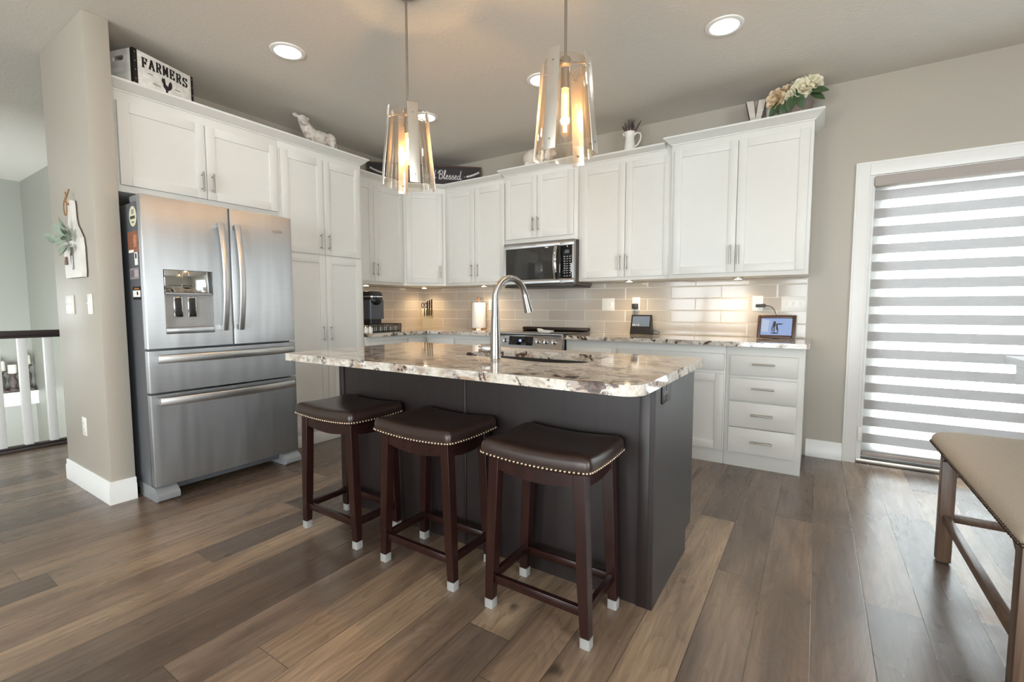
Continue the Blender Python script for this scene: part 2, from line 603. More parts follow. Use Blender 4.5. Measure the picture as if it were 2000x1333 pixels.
def slab_with_hole(bm, outer, hole, z0, z1):
    t = bmesh.new()
    ed = []
    for loop in (outer, hole):
        if not loop:
            continue
        vs = [t.verts.new((x, y, z1)) for x, y in loop]
        for i in range(len(vs)):
            ed.append(t.edges.new((vs[i], vs[(i + 1) % len(vs)])))
    bmesh.ops.triangle_fill(t, use_beauty=True, use_dissolve=False, edges=ed, normal=(0, 0, 1))
    r = bmesh.ops.extrude_face_region(t, geom=list(t.faces))
    for v in [g for g in r['geom'] if isinstance(g, bmesh.types.BMVert)]:
        v.co.z = z0
    bmesh.ops.recalc_face_normals(t, faces=list(t.faces))
    merge(bm, t)
    return bm


def round_poly(pts, rad, seg=6):
    """round the corners of a 2-D polygon (rad per corner or one value)"""
    out = []
    n = len(pts)
    for i, p in enumerate(pts):
        r = rad[i] if isinstance(rad, (list, tuple)) else rad
        p = Vector(p)
        if r <= 0:
            out.append((p.x, p.y))
            continue
        a = (Vector(pts[i - 1]) - p).normalized()
        b = (Vector(pts[(i + 1) % n]) - p).normalized()
        ang = a.angle(b)
        d = r / math.tan(ang / 2)
        c = p + (a + b).normalized() * (r / math.sin(ang / 2))
        s, e = p + a * d - c, p + b * d - c
        a0 = math.atan2(s.y, s.x)
        da = (math.atan2(e.y, e.x) - a0 + PI) % (2 * PI) - PI
        for k in range(seg + 1):
            an = a0 + da * k / seg
            out.append((c.x + r * math.cos(an), c.y + r * math.sin(an)))
    return out


def sweep(bm, path, prof, i0=0, i1=None, closed_ends=True):
    """mitred sweep of prof [(out, z)] along a 2-D path; out is to the right of travel. Only segments i0..i1 are built."""
    P = [Vector(p) for p in path]
    n = len(P)
    i1 = n - 1 if i1 is None else i1
    offs = []
    for i in range(n):
        d1 = (P[i] - P[i - 1]).normalized() if i > 0 else (P[1] - P[0]).normalized()
        d2 = (P[i + 1] - P[i]).normalized() if i < n - 1 else d1
        n1, n2 = Vector((d1.y, -d1.x)), Vector((d2.y, -d2.x))
        m = (n1 + n2).normalized()
        offs.append(m / max(0.2, m.dot(n1)))
    rings = []
    for i in range(i0, i1 + 1):
        rings.append([bm.verts.new((P[i].x + offs[i].x * o, P[i].y + offs[i].y * o, z)) for o, z in prof])
    k = len(prof)
    for a, b in zip(rings, rings[1:]):
        for j in range(k):
            bm.faces.new((a[j], a[(j + 1) % k], b[(j + 1) % k], b[j]))
    if closed_ends:
        bm.faces.new(rings[0])
        bm.faces.new(rings[-1][::-1])
    return bm


_dep_tmp = []


def text_bm(s, size=0.1, depth=0.001, align='CENTER', shear=0.0, offset=0.0, spacing=1.0, T=I4):
    cu = bpy.data.curves.new('lettering', 'FONT')
    cu.body = s
    cu.size = size
    cu.extrude = depth
    cu.align_x = align
    cu.align_y = 'CENTER'
    cu.shear = shear
    cu.offset = offset
    cu.space_character = spacing
    cu.resolution_u = 3
    o = bpy.data.objects.new('lettering', cu)
    COL.objects.link(o)
    dg = bpy.context.evaluated_depsgraph_get()
    me = bpy.data.meshes.new_from_object(o.evaluated_get(dg))
    t = bmesh.new()
    t.from_mesh(me)
    bpy.data.objects.remove(o)
    bpy.data.curves.remove(cu)
    bpy.data.meshes.remove(me)
    out = bmesh.new()
    merge(out, t, T)
    return out


def worldloc(o):
    v = Vector((0, 0, 0))
    while o is not None:
        v += o.location
        o = o.parent
    return v


def obj(name, bm, mat, parent=None, smooth=True, angle=35, fix=True):
    """link the bmesh (in world coordinates) as ONE mesh object"""
    if fix:
        bmesh.ops.recalc_face_normals(bm, faces=list(bm.faces))
    if parent is None:
        xs = [v.co for v in bm.verts]
        org = Vector(((min(v.x for v in xs) + max(v.x for v in xs)) / 2, (min(v.y for v in xs) + max(v.y for v in xs)) / 2, min(v.z for v in xs)))
    else:
        org = worldloc(parent)
    for v in bm.verts:
        v.co -= org
    me = bpy.data.meshes.new(name)
    bm.to_mesh(me)
    bm.free()
    mats = mat if isinstance(mat, (list, tuple)) else [mat]
    for m in mats:
        me.materials.append(MT[m] if isinstance(m, str) else m)
    if smooth:
        me.polygons.foreach_set('use_smooth', [True] * len(me.polygons))
        me.set_sharp_from_angle(angle=R(angle))
    o = bpy.data.objects.new(name, me)
    COL.objects.link(o)
    if parent is None:
        o.location = org
    else:
        o.parent = parent
    return o


def tag(o, label, cat, group=None):
    o['label'] = label
    o['category'] = cat
    if group:
        o['group'] = group
    return o


def thing(name, label, cat, loc, group=None):
    o = bpy.data.objects.new(name, None)
    o.empty_display_size = 0.1
    COL.objects.link(o)
    o.location = loc
    return tag(o, label, cat, group)


def struct(name, bm, mat, parent=None, **kw):
    o = obj(name, bm, mat, parent, **kw)
    if parent is None:
        o['kind'] = 'structure'
    return o


def copy_tree(src, parent=None):
    c = src.copy()
    COL.objects.link(c)
    c.parent = parent
    for ch in list(src.children):
        copy_tree(ch, c)
    return c


def plabel(o, label):
    o['label'] = label
    return o


# ------------------------------------------------------------------ the setting
CEIL = 2.76
b = nb()
box(b, -0.143, 7.2, -9.0, 0.14, -0.06, 0.0)
box(b, -1.36, -0.143, -9.0, -2.565, -0.06, 0.0)
struct('floor', b, 'floor', smooth=False)
struct('floor_foyer', box(nb(), -4.58, -1.36, -9.0, -2.565, -1.36, -1.3), 'floor', smooth=False)
struct('ceiling', box(nb(), -4.72, 7.34, -9.14, 0.14, CEIL, CEIL + 0.08), 'ceiling', smooth=False)
DX0, DX1, DZ = 4.326, 6.16, 2.074
b = nb()
box(b, -0.143, DX0, 0, 0.14, 0, CEIL)
box(b, DX1, 7.34, 0, 0.14, 0, CEIL)
box(b, DX0, DX1, 0, 0.14, DZ, CEIL)
struct('wall_back', b, 'wall', smooth=False)
struct('wall_left', box(nb(), -0.143, 0, -3.16, 0, 0, CEIL), 'wall', smooth=False)
struct('wall_partition', box(nb(), -0.143, 0.649, -3.277, -3.16, 0, CEIL, 0.004), 'wall')
struct('wall_hall', box(nb(), -4.58, -0.143, -2.565, -2.44, -1.36, CEIL), 'hallwall', smooth=False)
b = nb()
for y0, y1, z0, z1 in ((-9.0, -4.7, -1.36, CEIL), (-4.1, -2.44, -1.36, CEIL), (-4.7, -4.1, -1.36, 0.1), (-4.7, -4.1, 1.5, CEIL)):
    box(b, -4.72, -4.58, y0, y1, z0, z1)
struct('wall_foyer', b, 'hallwall', smooth=False)
b = nb()
for x0, x1, z0, z1 in ((-4.72, 0.6, -1.36, CEIL), (2.6, 3.4, 0, CEIL), (6.4, 7.34, 0, CEIL),
                       (0.6, 2.6, 0, 0.1), (0.6, 2.6, 2.1, CEIL),
                       (3.4, 6.4, 0, 0.1), (3.4, 6.4, 2.1, CEIL)):
    box(b, x0, x1, -9.14, -9.0, z0, z1)
struct('wall_front', b, 'wall', smooth=False)
b = nb()
for y0, y1, z0, z1 in ((-9.0, -6.5, 0, CEIL), (-3.9, 0.0, 0, CEIL), (-6.5, -3.9, 0, 0.5), (-6.5, -3.9, 2.4, CEIL)):
    box(b, 7.2, 7.34, y0, y1, z0, z1)
struct('wall_right', b, 'wall', smooth=False)


def window(n, x0, x1, z0, z1, y=None, x=None, lights=2):
    b = nb()
    w = 0.06
    def bx(a0, a1, c0, c1):
        if y is not None:
            box(b, a0, a1, y - 0.05, y + 0.03, c0, c1, 0.004)
        else:
            box(b, x - 0.03, x + 0.05, a0, a1, c0, c1, 0.004)
    bx(x0, x1, z0, z0 + w)
    bx(x0, x1, z1 - w, z1)
    bx(x0, x0 + w, z0 + w, z1 - w)
    bx(x1 - w, x1, z0 + w, z1 - w)
    for k in range(1, lights):
        c = x0 + (x1 - x0) * k / lights
        bx(c - w / 2, c + w / 2, z0 + w, z1 - w)
    struct('window_%d' % n, b, 'trim')


window(1, 0.6, 2.6, 0.1, 2.1, y=-9.0)
window(2, 3.4, 6.4, 0.1, 2.1, y=-9.0, lights=3)
window(3, -6.5, -3.9, 0.5, 2.4, x=7.2, lights=3)
window(4, -4.7, -4.1, 0.1, 1.5, x=-4.65)

# baseboards: partition, back wall between the cabinets and the patio door
BASE = [(0, 0), (0.015, 0), (0.015, 0.092), (0.010, 0.100), (0.010, 0.126), (0.006, 0.132), (0, 0.132)]
struct('baseboard_partition', sweep(nb(), [(-0.143, -3.277), (0.649, -3.277), (0.649, -3.16)], BASE), 'trim')
struct('baseboard_back', sweep(nb(), [(4.012, 0.0), (4.242, 0.0)], BASE), 'trim')

# patio door: casing, slab frames, panes, threshold
b = nb()
for x0, x1, z0, z1 in ((4.242, DX0, 0, 2.168), (DX1, DX1 + 0.084, 0, 2.168), (DX0, DX1, DZ, 2.168)):
    box(b, x0, x1, -0.016, 0.0, z0, z1, 0.003)
box(b, 4.242, 4.256, -0.022, -0.016, 0, 2.168, 0.002)
box(b, 4.256, DX1 + 0.084, -0.022, -0.016, 2.154, 2.168, 0.002)
struct('trim_1', b, 'trim')
door = struct('door_1', box(nb(), DX0, DX1, 0.0, 0.14, 0.0, 0.035, 0.004), 'nickel')
b = nb()
box(b, DX0, DX0 + 0.03, 0.0, 0.14, 0.035, DZ)
box(b, DX1 - 0.03, DX1, 0.0, 0.14, 0.035, DZ)
box(b, DX0 + 0.03, DX1 - 0.03, 0.0, 0.14, DZ - 0.03, DZ)
obj('door_jamb', b, 'trim', door)
for x0, x1, yy in ((DX0 + 0.03, 5.28, 0.075), (5.20, DX1 - 0.03, 0.115)):
    b = nb()
    box(b, x0, x0 + 0.075, yy - 0.018, yy + 0.018, 0.036, DZ - 0.031, 0.004)
    box(b, x1 - 0.075, x1, yy - 0.018, yy + 0.018, 0.036, DZ - 0.031, 0.004)
    box(b, x0 + 0.075, x1 - 0.075, yy - 0.018, yy + 0.018, 0.036, 0.13, 0.004)
    box(b, x0 + 0.075, x1 - 0.075, yy - 0.018, yy + 0.018, DZ - 0.106, DZ - 0.031, 0.004)
    sash = obj('sash', b, 'trim', door)
    obj('pane', box(nb(), x0 + 0.075, x1 - 0.075, yy - 0.003, yy + 0.003, 0.13, DZ - 0.106), 'pane', sash, smooth=False)

# zebra shade hung in the door opening
sh = thing('zebra_shade', 'grey and sheer striped zebra roller shade covering the patio door', 'window shade', (5.2, 0.02, 0.05))
SX0, SX1 = 4.362, 6.12
obj('valance', box(nb(), SX0 - 0.012, SX1 + 0.01, -0.035, 0.045, 1.992, 2.064, 0.012), M('valance_fabric', rgb(176, 168, 162), 0.8, 0, 0.05, 200), sh)
obj('fabric', box(nb(), SX0, SX1, 0.026, 0.0265, 0.085, 1.995), 'shade', sh, smooth=False)
obj('bottom_rail', box(nb(), SX0, SX1, 0.012, 0.040, 0.056, 0.085, 0.008), M('rail_taupe', rgb(176, 164, 160), 0.6), sh)
b = nb()
cyl(b, (SX0 - 0.022, -0.012, 1.99), (SX0 - 0.022, -0.012, 0.27), 0.0022, n=8)
cyl(b, (SX0 - 0.014, -0.012, 1.99), (SX0 - 0.014, -0.012, 0.27), 0.0022, n=8)
cord = obj('bead_cord', b, 'trim', sh)
obj('cord_tensioner', box(nb(), SX0 - 0.030, SX0 - 0.004, -0.022, -0.001, 0.17, 0.275, 0.004), 'plate', cord)

# deck and white railing outside the door
struct('trim_deck', box(nb(), 3.0, 8.4, 0.15, 3.2, -0.12, -0.06), 'deck', smooth=False)
dr = thing('deck_railing', 'white deck railing with square balusters outside the shaded patio door', 'railing', (5.4, 3.1, -0.06))
obj('top_rail', box(nb(), 3.0, 8.4, 3.05, 3.14, 0.92, 0.98, 0.01), 'trim', dr)
obj('bottom_rail', box(nb(), 3.0, 8.4, 3.07, 3.12, 0.02, 0.08, 0.01), 'trim', dr)
for k in range(28):
    xx = 3.1 + k * 0.19
    obj('baluster', box(nb(), xx - 0.02, xx + 0.02, 3.075, 3.115, 0.08, 0.92), 'trim', dr, smooth=False)

# glass tile backsplash (one run of tile round the corner)
bs = thing('tile_backsplash', 'glossy greige subway tile backsplash with pale grout under the wall cabinets', 'backsplash', (2.0, -0.004, 0.908))
box_b = box(nb(), 0.009, 3.976, -0.008, -0.0005, 0.908, 1.3755)
obj('long_tile_run', box_b, 'tile_x', bs, smooth=False)
obj('short_tile_run', box(nb(), 0.0005, 0.008, -1.355, -0.0005, 0.908, 1.3755), 'tile_y', bs, smooth=False)
obj('edge_trim', box(nb(), 3.976, 3.982, -0.009, -0.0005, 0.908, 1.3745, 0.001), 'trim', bs)


# ------------------------------------------------------------------ cabinets
def shaker(x0, x1, z0, z1, T, s=0.058, t=0.02):
    b = nb()
    e = 0.0018
    box(b, x0, x0 + s, -t, 0, z0, z1, e, T)
    box(b, x1 - s, x1, -t, 0, z0, z1, e, T)
    box(b, x0 + s, x1 - s, -t, 0, z0, z0 + s, e, T)
    box(b, x0 + s, x1 - s, -t, 0, z1 - s, z1, e, T)
    box(b, x0 + s - 0.002, x1 - s + 0.002, -t + 0.009, -0.002, z0 + s - 0.002, z1 - s + 0.002, 0, T)
    return b


def bar_pull(x, z, length, vertical, T, t=0.02):
    b = nb()
    y = -t - 0.03
    h = length / 2
    p = 0.72 * h
    if vertical:
        cyl(b, (x, y, z - h), (x, y, z + h), 0.0058, n=12, T=T)
        for s in (-p, p):
            cyl(b, (x, y, z + s), (x, -t, z + s), 0.0042, n=10, T=T)
    else:
        cyl(b, (x - h, y, z), (x + h, y, z), 0.0058, n=12, T=T)
        for s in (-p, p):
            cyl(b, (x + s, y, z), (x + s, -t, z), 0.0042, n=10, T=T)
    return b


def cabinet(name, label, T, w, d, z0, z1, doors=(), drawers=(), crown=None, toe=0.0, group=None, cat='cabinet', t=0.02):
    base = T @ Vector((w / 2, d / 2, z0))
    root = thing(name, label, cat, base, group)
    b = nb()
    g = 0.0006
    box(b, g, w - g, 0, d, z0, z1, 0.0015, T)
    obj('carcass', b, 'cab', root)
    for x0, x1, a0, a1, hx, hz, hl in doors:
        dr_ = obj('door', shaker(x0, x1, a0, a1, T, t=t), 'cab', root)
        if hx is not None:
            obj('handle', bar_pull(hx, hz, hl, True, T, t), 'nickel', dr_)
    for x0, x1, a0, a1, hx, hz, hl in drawers:
        dw = obj('drawer', box(nb(), x0, x1, -t, 0, a0, a1, 0.0035, T), 'cab', root)
        if hx is not None:
            obj('handle', bar_pull(hx, hz, hl, False, T, t), 'nickel', dw)
    if crown:
        obj('crown_moulding', crown, 'cab', root, angle=25)
    return root


def crown_prof(z0, z1):
    return [(-0.004, z0), (0.008, z0), (0.009, z0 + 0.007), (0.018, z0 + 0.011), (0.049, z1 - 0.016), (0.056, z1 - 0.013), (0.056, z1), (-0.004, z1)]


GW = 'white shaker wall cabinets'
TL = frame(0.545, -3.16, 0, 90)          # tall run on the left wall
pth = [(0.545, -3.16), (0.545, -2.135), (0.545, -1.36), (0.31, -1.36)]
cp = crown_prof(2.424, 2.483)
cabinet('overhead_cabinet', 'white two-door shaker cabinet mounted above the refrigerator', TL, 1.025, 0.543, 1.838, 2.481,
        doors=[(0.042, 0.509, 1.878, 2.365, 0.479, 1.986, 0.125), (0.513, 1.008, 1.878, 2.365, 0.543, 1.986, 0.125)],
        crown=sweep(nb(), pth, cp, 0, 1), group=GW)
TP = frame(0.545, -2.135, 0, 90)
pan = cabinet('pantry_cabinet', 'tall white four-door pantry cabinet right of the refrigerator', TP, 0.775, 0.543, 0.0, 2.481,
              doors=[(0.012, 0.377, 1.588, 2.365, 0.337, 1.694, 0.135), (0.381, 0.748, 1.588, 2.365, 0.411, 1.694, 0.135),
                     (0.012, 0.377, 0.125, 1.574, 0.337, 0.928, 0.135), (0.381, 0.748, 0.125, 1.574, 0.411, 0.928, 0.135)],
              crown=sweep(nb(), pth, cp, 1, 3))
obj('base_board', box(nb(), 0.0, 0.775, -0.012, 0.0, 0.0, 0.10, 0.003, TP), 'cab', pan)
# side gable that closes the fridge alcove above and behind the fridge
LOW = [(0.31, -1.300), (0.31, -0.63), (0.63, -0.31), (1.395, -0.31)]
lp = crown_prof(2.411, 2.459)
ZD0, ZD1, ZH = 1.407, 2.366, 1.53
TLU = frame(0.31, -1.359, 0, 90)
cabinet('upper_cabinet', 'white two-door wall cabinet above the coffee maker, beside the pantry', TLU, 0.729, 0.309, 1.38, 2.457,
        doors=[(0.006, 0.326, ZD0, ZD1, 0.300, ZH, 0.135), (0.330, 0.716, ZD0, ZD1, 0.360, ZH, 0.135)],
        crown=sweep(nb(), LOW, lp, 0, 1), group=GW)
# diagonal corner cabinet: five-sided carcass
TC = frame(0.31, -0.63, 0, 45)
cc = thing('corner_cabinet', 'white single-door diagonal wall cabinet in the corner above the knife block', 'cabinet', (0.2, -0.2, 1.38), GW)
obj('carcass', prism(nb(), [(0.001, -0.001), (0.001, -0.629), (0.31, -0.629), (0.629, -0.31), (0.629, -0.001)], 1.38, 2.457), 'cab', cc)
dd = obj('door', shaker(0.036, 0.417, ZD0, ZD1, TC), 'cab', cc)
obj('handle', bar_pull(0.388, ZH, 0.135, True, TC), 'nickel', dd)
obj('crown_moulding', sweep(nb(), LOW, lp, 1, 2), 'cab', cc, angle=25)
TB = frame(0.63, -0.31)
cabinet('upper_cabinet', 'white two-door wall cabinet above the paper towel roll, left of the microwave', TB, 0.80, 0.309, 1.38, 2.457,
        doors=[(0.040, 0.411, ZD0, ZD1, 0.378, ZH, 0.135), (0.415, 0.790, ZD0, ZD1, 0.456, ZH, 0.135)],
        crown=sweep(nb(), LOW, lp, 2, 3), group=GW)
TM = frame(1.43, -0.335)
cabinet('upper_cabinet', 'short white two-door wall cabinet directly above the microwave', TM, 0.79, 0.334, 1.76, 2.481,
        doors=[(0.018, 0.372, 1.806, 2.381, 0.338, 1.93, 0.13), (0.376, 0.752, 1.806, 2.381, 0.392, 1.93, 0.13)],
        crown=sweep(nb(), [(1.43, -0.308), (1.43, -0.335), (2.22, -0.335), (2.22, -0.308)], crown_prof(2.424, 2.483)), group=GW)
TK = frame(2.221, -0.31)
cabinet('upper_cabinet', 'white two-door wall cabinet right of the microwave, below the lavender pitcher', TK, 0.818, 0.309, 1.38, 2.453,
        doors=[(0.030, 0.432, ZD0, ZD1, 0.394, ZH, 0.135), (0.436, 0.812, ZD0, ZD1, 0.454, ZH, 0.135)],
        crown=sweep(nb(), [(2.277, -0.31), (2.984, -0.31)], crown_prof(2.411, 2.455)), group=GW)
TQ = frame(3.04, -0.36)
cabinet('upper_cabinet', 'widest white two-door wall cabinet, rightmost one, below the rose basket', TQ, 0.945, 0.359, 1.376, 2.473,
        doors=[(0.028, 0.480, ZD0, ZD1, 0.449, ZH + 0.008, 0.14), (0.484, 0.922, ZD0, ZD1, 0.502, ZH + 0.008, 0.14)],
        crown=sweep(nb(), [(3.04, -0.305), (3.04, -0.36), (3.985, -0.36), (3.985, -0.001)], crown_prof(2.416, 2.475)), group=GW)

# base cabinets
GB = 'white base cabinets'
CT0, CT1 = 0.8745, 0.9065
BF = 0.561
DT = 0.024
TLB = frame(BF, -1.359, 0, 90)
cabinet('base_cabinet', 'white base cabinet under the coffee maker, seen over the island', TLB, 1.35, 0.56, 0.0, CT0 - 0.001,
        drawers=[(0.02, 0.505, 0.69, 0.83, 0.26, 0.76, 0.135), (0.525, 0.765, 0.69, 0.83, 0.65, 0.76, 0.1)],
        doors=[(0.02, 0.505, 0.107, 0.668, 0.47, 0.58, 0.135)], group=GB, t=DT)
TBB = frame(BF + 0.003, -BF)
cabinet('base_cabinet', 'white base cabinet under the paper towel, left of the range', TBB, 1.455 - BF - 0.004, 0.56, 0.0, CT0 - 0.001,
        drawers=[(0.05, 0.40, 0.69, 0.83, 0.22, 0.76, 0.1), (0.425, 0.875, 0.69, 0.83, 0.65, 0.76, 0.135)],
        doors=[(0.425, 0.875, 0.107, 0.668, 0.84, 0.58, 0.135)], group=GB, t=DT)
TR1 = frame(2.226, -BF)
cabinet('base_cabinet', 'white base cabinet with wide flat drawer fronts right of the range', TR1, 1.285, 0.56, 0.0, CT0 - 0.001,
        drawers=[(0.018, 0.425, 0.690, 0.812, None, 0, 0), (0.476, 1.276, 0.690, 0.812, None, 0, 0)],
        doors=[(0.018, 0.425, 0.107, 0.668, 0.395, 0.58, 0.135), (0.476, 0.874, 0.107, 0.668, None, 0, 0), (0.878, 1.276, 0.107, 0.668, None, 0, 0)],
        group=GB, t=DT)
TR2 = frame(3.512, -BF)
cabinet('drawer_cabinet', 'white four-drawer base cabinet at the right end of the back counter', TR2, 0.480, 0.56, 0.0, CT0 - 0.001,
        drawers=[(0.030, 0.447, 0.667, 0.808, 0.243, 0.750, 0.14), (0.030, 0.447, 0.488, 0.645, 0.243, 0.579, 0.14),
                 (0.030, 0.447, 0.296, 0.476, 0.243, 0.392, 0.14), (0.030, 0.447, 0.107, 0.288, 0.243, 0.198, 0.14)], group=GB, t=DT)


# granite tops
def counter(name, label, outer, z0, z1, hole=None, bev=0.004):
    b = slab_with_hole(nb(), outer, hole, z0, z1)
    sharp = [e for e in b.edges if len(e.link_faces) == 2 and e.calc_face_angle(0) > 0.8 and abs(e.verts[0].co.z - e.verts[1].co.z) < 1e-5]
    bmesh.ops.bevel(b, geom=sharp, offset=bev, segments=2, profile=0.5, affect='EDGES')
    o = obj(name, b, 'granite', angle=40)
    return tag(o, label, 'countertop')


out = round_poly([(0.002, -1.3585), (0.65, -1.3585), (0.65, -0.65), (1.458, -0.65), (1.458, -0.010), (0.010, -0.010), (0.010, -1.0), (0.002, -1.0)],
                 [0, 0, 0.07, 0, 0, 0, 0, 0])
out = round_poly([(0.001, -1.3585), (0.65, -1.3585), (0.65, -0.65), (1.458, -0.65), (1.458, -0.001), (0.001, -0.001)], [0, 0, 0.07, 0.0, 0, 0])
counter('granite_countertop', 'L-shaped speckled granite countertop in the corner behind the island', out, CT0, CT1)
out = round_poly([(2.226, -0.65), (4.018, -0.65), (4.018, -0.001), (2.226, -0.001)], [0.0, 0.02, 0, 0])
counter('granite_countertop', 'long speckled granite countertop right of the range, under the photo frame', out, CT0, CT1)

IX0, IX1, IY0, IY1 = 1.700, 3.607, -2.829, -1.873
IT0 = 0.8705
out = round_poly([(IX0, IY0), (IX1, IY0), (IX1, IY1), (IX0, IY1)], [0.03, 0.075, 0.012, 0.012], 7)
hole = round_poly([(2.49, -2.375), (2.60, -2.393), (2.79, -2.385), (2.88, -2.405), (2.96, -2.432), (3.06, -2.436), (3.15, -2.415), (3.215, -2.365), (3.212, -2.03), (2.515, -2.03)],
                  [0.03, 0.05, 0.05, 0.05, 0.05, 0.05, 0.05, 0.04, 0.05, 0.05], 4)
counter('island_countertop', 'large speckled granite island top with an undermount sink cut-out', out, IT0, CT1, hole, 0.006)

# island cabinet (hollow, so that the sink hangs inside)
isl = thing('island_cabinet', 'dark espresso kitchen island cabinet behind the three stools', 'kitchen island', (2.65, -2.2, 0))
BX0, BX1, BY0, BY1 = 1.737, 3.567, -2.514, -1.883
obj('front_panel', box(nb(), BX0 + 0.02, BX1 - 0.02, BY0 + 0.006, BY0 + 0.024, 0.0, IT0 - 0.0005), 'espresso', isl, smooth=False)
b = nb()
box(b, 2.660, 2.674, BY0 + 0.001, BY0 + 0.006, 0.0, IT0 - 0.0005, 0.001)
obj('panel_batten', b, 'espresso', isl)
for x0, x1 in ((BX0, BX0 + 0.02), (BX1 - 0.02, BX1)):
    obj('end_panel', prism(nb(), [(BY0, 0), (-1.98, 0), (-1.98, 0.10), (BY1, 0.10), (BY1, IT0 - 0.0005), (BY0, IT0 - 0.0005)], x0, x1, axis='x'), 'espresso', isl, smooth=False)
for x0, x1 in ((BX1 - 0.060, BX1 - 0.0205), (BX0 + 0.0205, BX0 + 0.04)):
    obj('corner_stile', box(nb(), x0, x1, BY0, BY0 + 0.0058, 0.0, IT0 - 0.0005, 0.001), 'espresso', isl)
obj('toe_board', box(nb(), BX0 + 0.021, BX1 - 0.021, -1.995, -1.98, 0, 0.099), 'espresso', isl, smooth=False)
obj('floor_panel', box(nb(), BX0 + 0.021, BX1 - 0.021, BY0 + 0.025, BY1 - 0.02, 0.10, 0.118), 'espresso', isl, smooth=False)
TI = frame(BX1 - 0.02, BY1 - 0.02, 0, 180)
for k in range(4):
    x0 = 0.004 + k * 0.4465
    d_ = obj('door', shaker(x0, x0 + 0.4425, 0.12, IT0 - 0.02, TI), 'espresso', isl)
    obj('handle', bar_pull(x0 + (0.41 if k % 2 == 0 else 0.032), 0.74, 0.135, True, TI), 'nickel', d_)

# sink basin
hv = [Vector(p) for p in hole]
ctr = sum(hv, Vector((0, 0))) / len(hv)
b = nb()
rim = [ctr + (p - ctr) * 1.03 for p in hv]
lev = [(1.03, IT0 - 0.001), (1.03, IT0 - 0.012), (1.06, IT0 - 0.012), (1.06, IT0 - 0.235), (0.0, IT0 - 0.235)]
rings = []
for s, z in ((1.035, IT0 - 0.0008), (1.02, IT0 - 0.03), (0.99, IT0 - 0.20), (0.93, IT0 - 0.215)):
    rings.append([b.verts.new((ctr.x + (p.x - ctr.x) * s, ctr.y + (p.y - ctr.y) * s, z)) for p in hv])
n = len(hv)
for r0, r1 in zip(rings, rings[1:]):
    for k in range(n):
        b.faces.new((r0[k], r0[(k + 1) % n], r1[(k + 1) % n], r1[k]))
b.faces.new(rings[-1])
orr = []
for s, z in ((1.07, IT0 - 0.0008), (1.06, IT0 - 0.222)):
    orr.append([b.verts.new((ctr.x + (p.x - ctr.x) * s, ctr.y + (p.y - ctr.y) * s, z)) for p in hv])
for k in range(n):
    b.faces.new((orr[0][k], orr[0][(k + 1) % n], rings[0][(k + 1) % n], rings[0][k]))
    b.faces.new((orr[0][k], orr[0][(k + 1) % n], orr[1][(k + 1) % n], orr[1][k]))
b.faces.new(orr[1])
sk = thing('undermount_sink', 'dark brown undermount sink set into the island top', 'sink', (ctr.x, ctr.y, IT0 - 0.222))
obj('basin', b, 'sinkdark', sk, fix=False)
b = nb()
lathe(b, [(0.0, 0.004), (0.03, 0.004), (0.042, 0.006), (0.044, 0.001), (0.044, 0.0)], 24, Matrix.Translation((ctr.x + 0.05, ctr.y, IT0 - 0.2148)))
obj('drain', b, 'chrome', sk)

# outlet on the island end
def plate_outlet(name, label, T, w=0.072, h=0.118, mat='plate', kind='outlet', gangs=1, group=None, cat='outlet'):
    base = T @ Vector((0, 0, -h / 2))
    r_ = thing(name, label, cat, base, group)
    obj('plate', box(nb(), -w / 2, w / 2, -0.006, 0, -h / 2, h / 2, 0.003, T), mat, r_)
    for g_ in range(gangs):
        cx = (g_ - (gangs - 1) / 2) * 0.046
        if kind == 'outlet':
            for s in (-1, 1):
                b2 = nb()
                prism(b2, [(cx + 0.0165 * math.cos(2 * PI * k / 16), max(-0.0135, min(0.0135, 0.0165 * math.sin(2 * PI * k / 16))) + s * 0.0195) for k in range(16)], -0.0078, -0.006, T, 'y')
                f_ = obj('socket', b2, mat, r_)
                b2 = nb()
                box(b2, cx - 0.0072, cx - 0.0052, -0.0082, -0.0079, s * 0.0195 - 0.002, s * 0.0195 + 0.006, 0, T)
                box(b2, cx + 0.0052, cx + 0.0072, -0.0082, -0.0079, s * 0.0195 - 0.001, s * 0.0195 + 0.006, 0, T)
                cyl(b2, (cx, -0.0079, s * 0.0195 - 0.008), (cx, -0.0082, s * 0.0195 - 0.008), 0.0024, n=10, T=T)
                obj('slots', b2, 'ink', f_, smooth=False)
        elif kind == 'toggle':
            b2 = nb()
            box(b2, cx - 0.006, cx + 0.006, -0.0075, -0.006, -0.013, 0.013, 0.001, T)
            box(b2, cx - 0.0045, cx + 0.0045, -0.019, -0.0072, 0.001, 0.010, 0.0015, T)
            obj('toggle', b2, 'white', r_)
    b2 = nb()
    return r_


plate_outlet('wall_outlet', 'dark brown double outlet on the island end panel under the granite', frame(BX1, -2.385, 0.818, 90), 0.118, 0.078, 'espresso', 'outlet', 1)

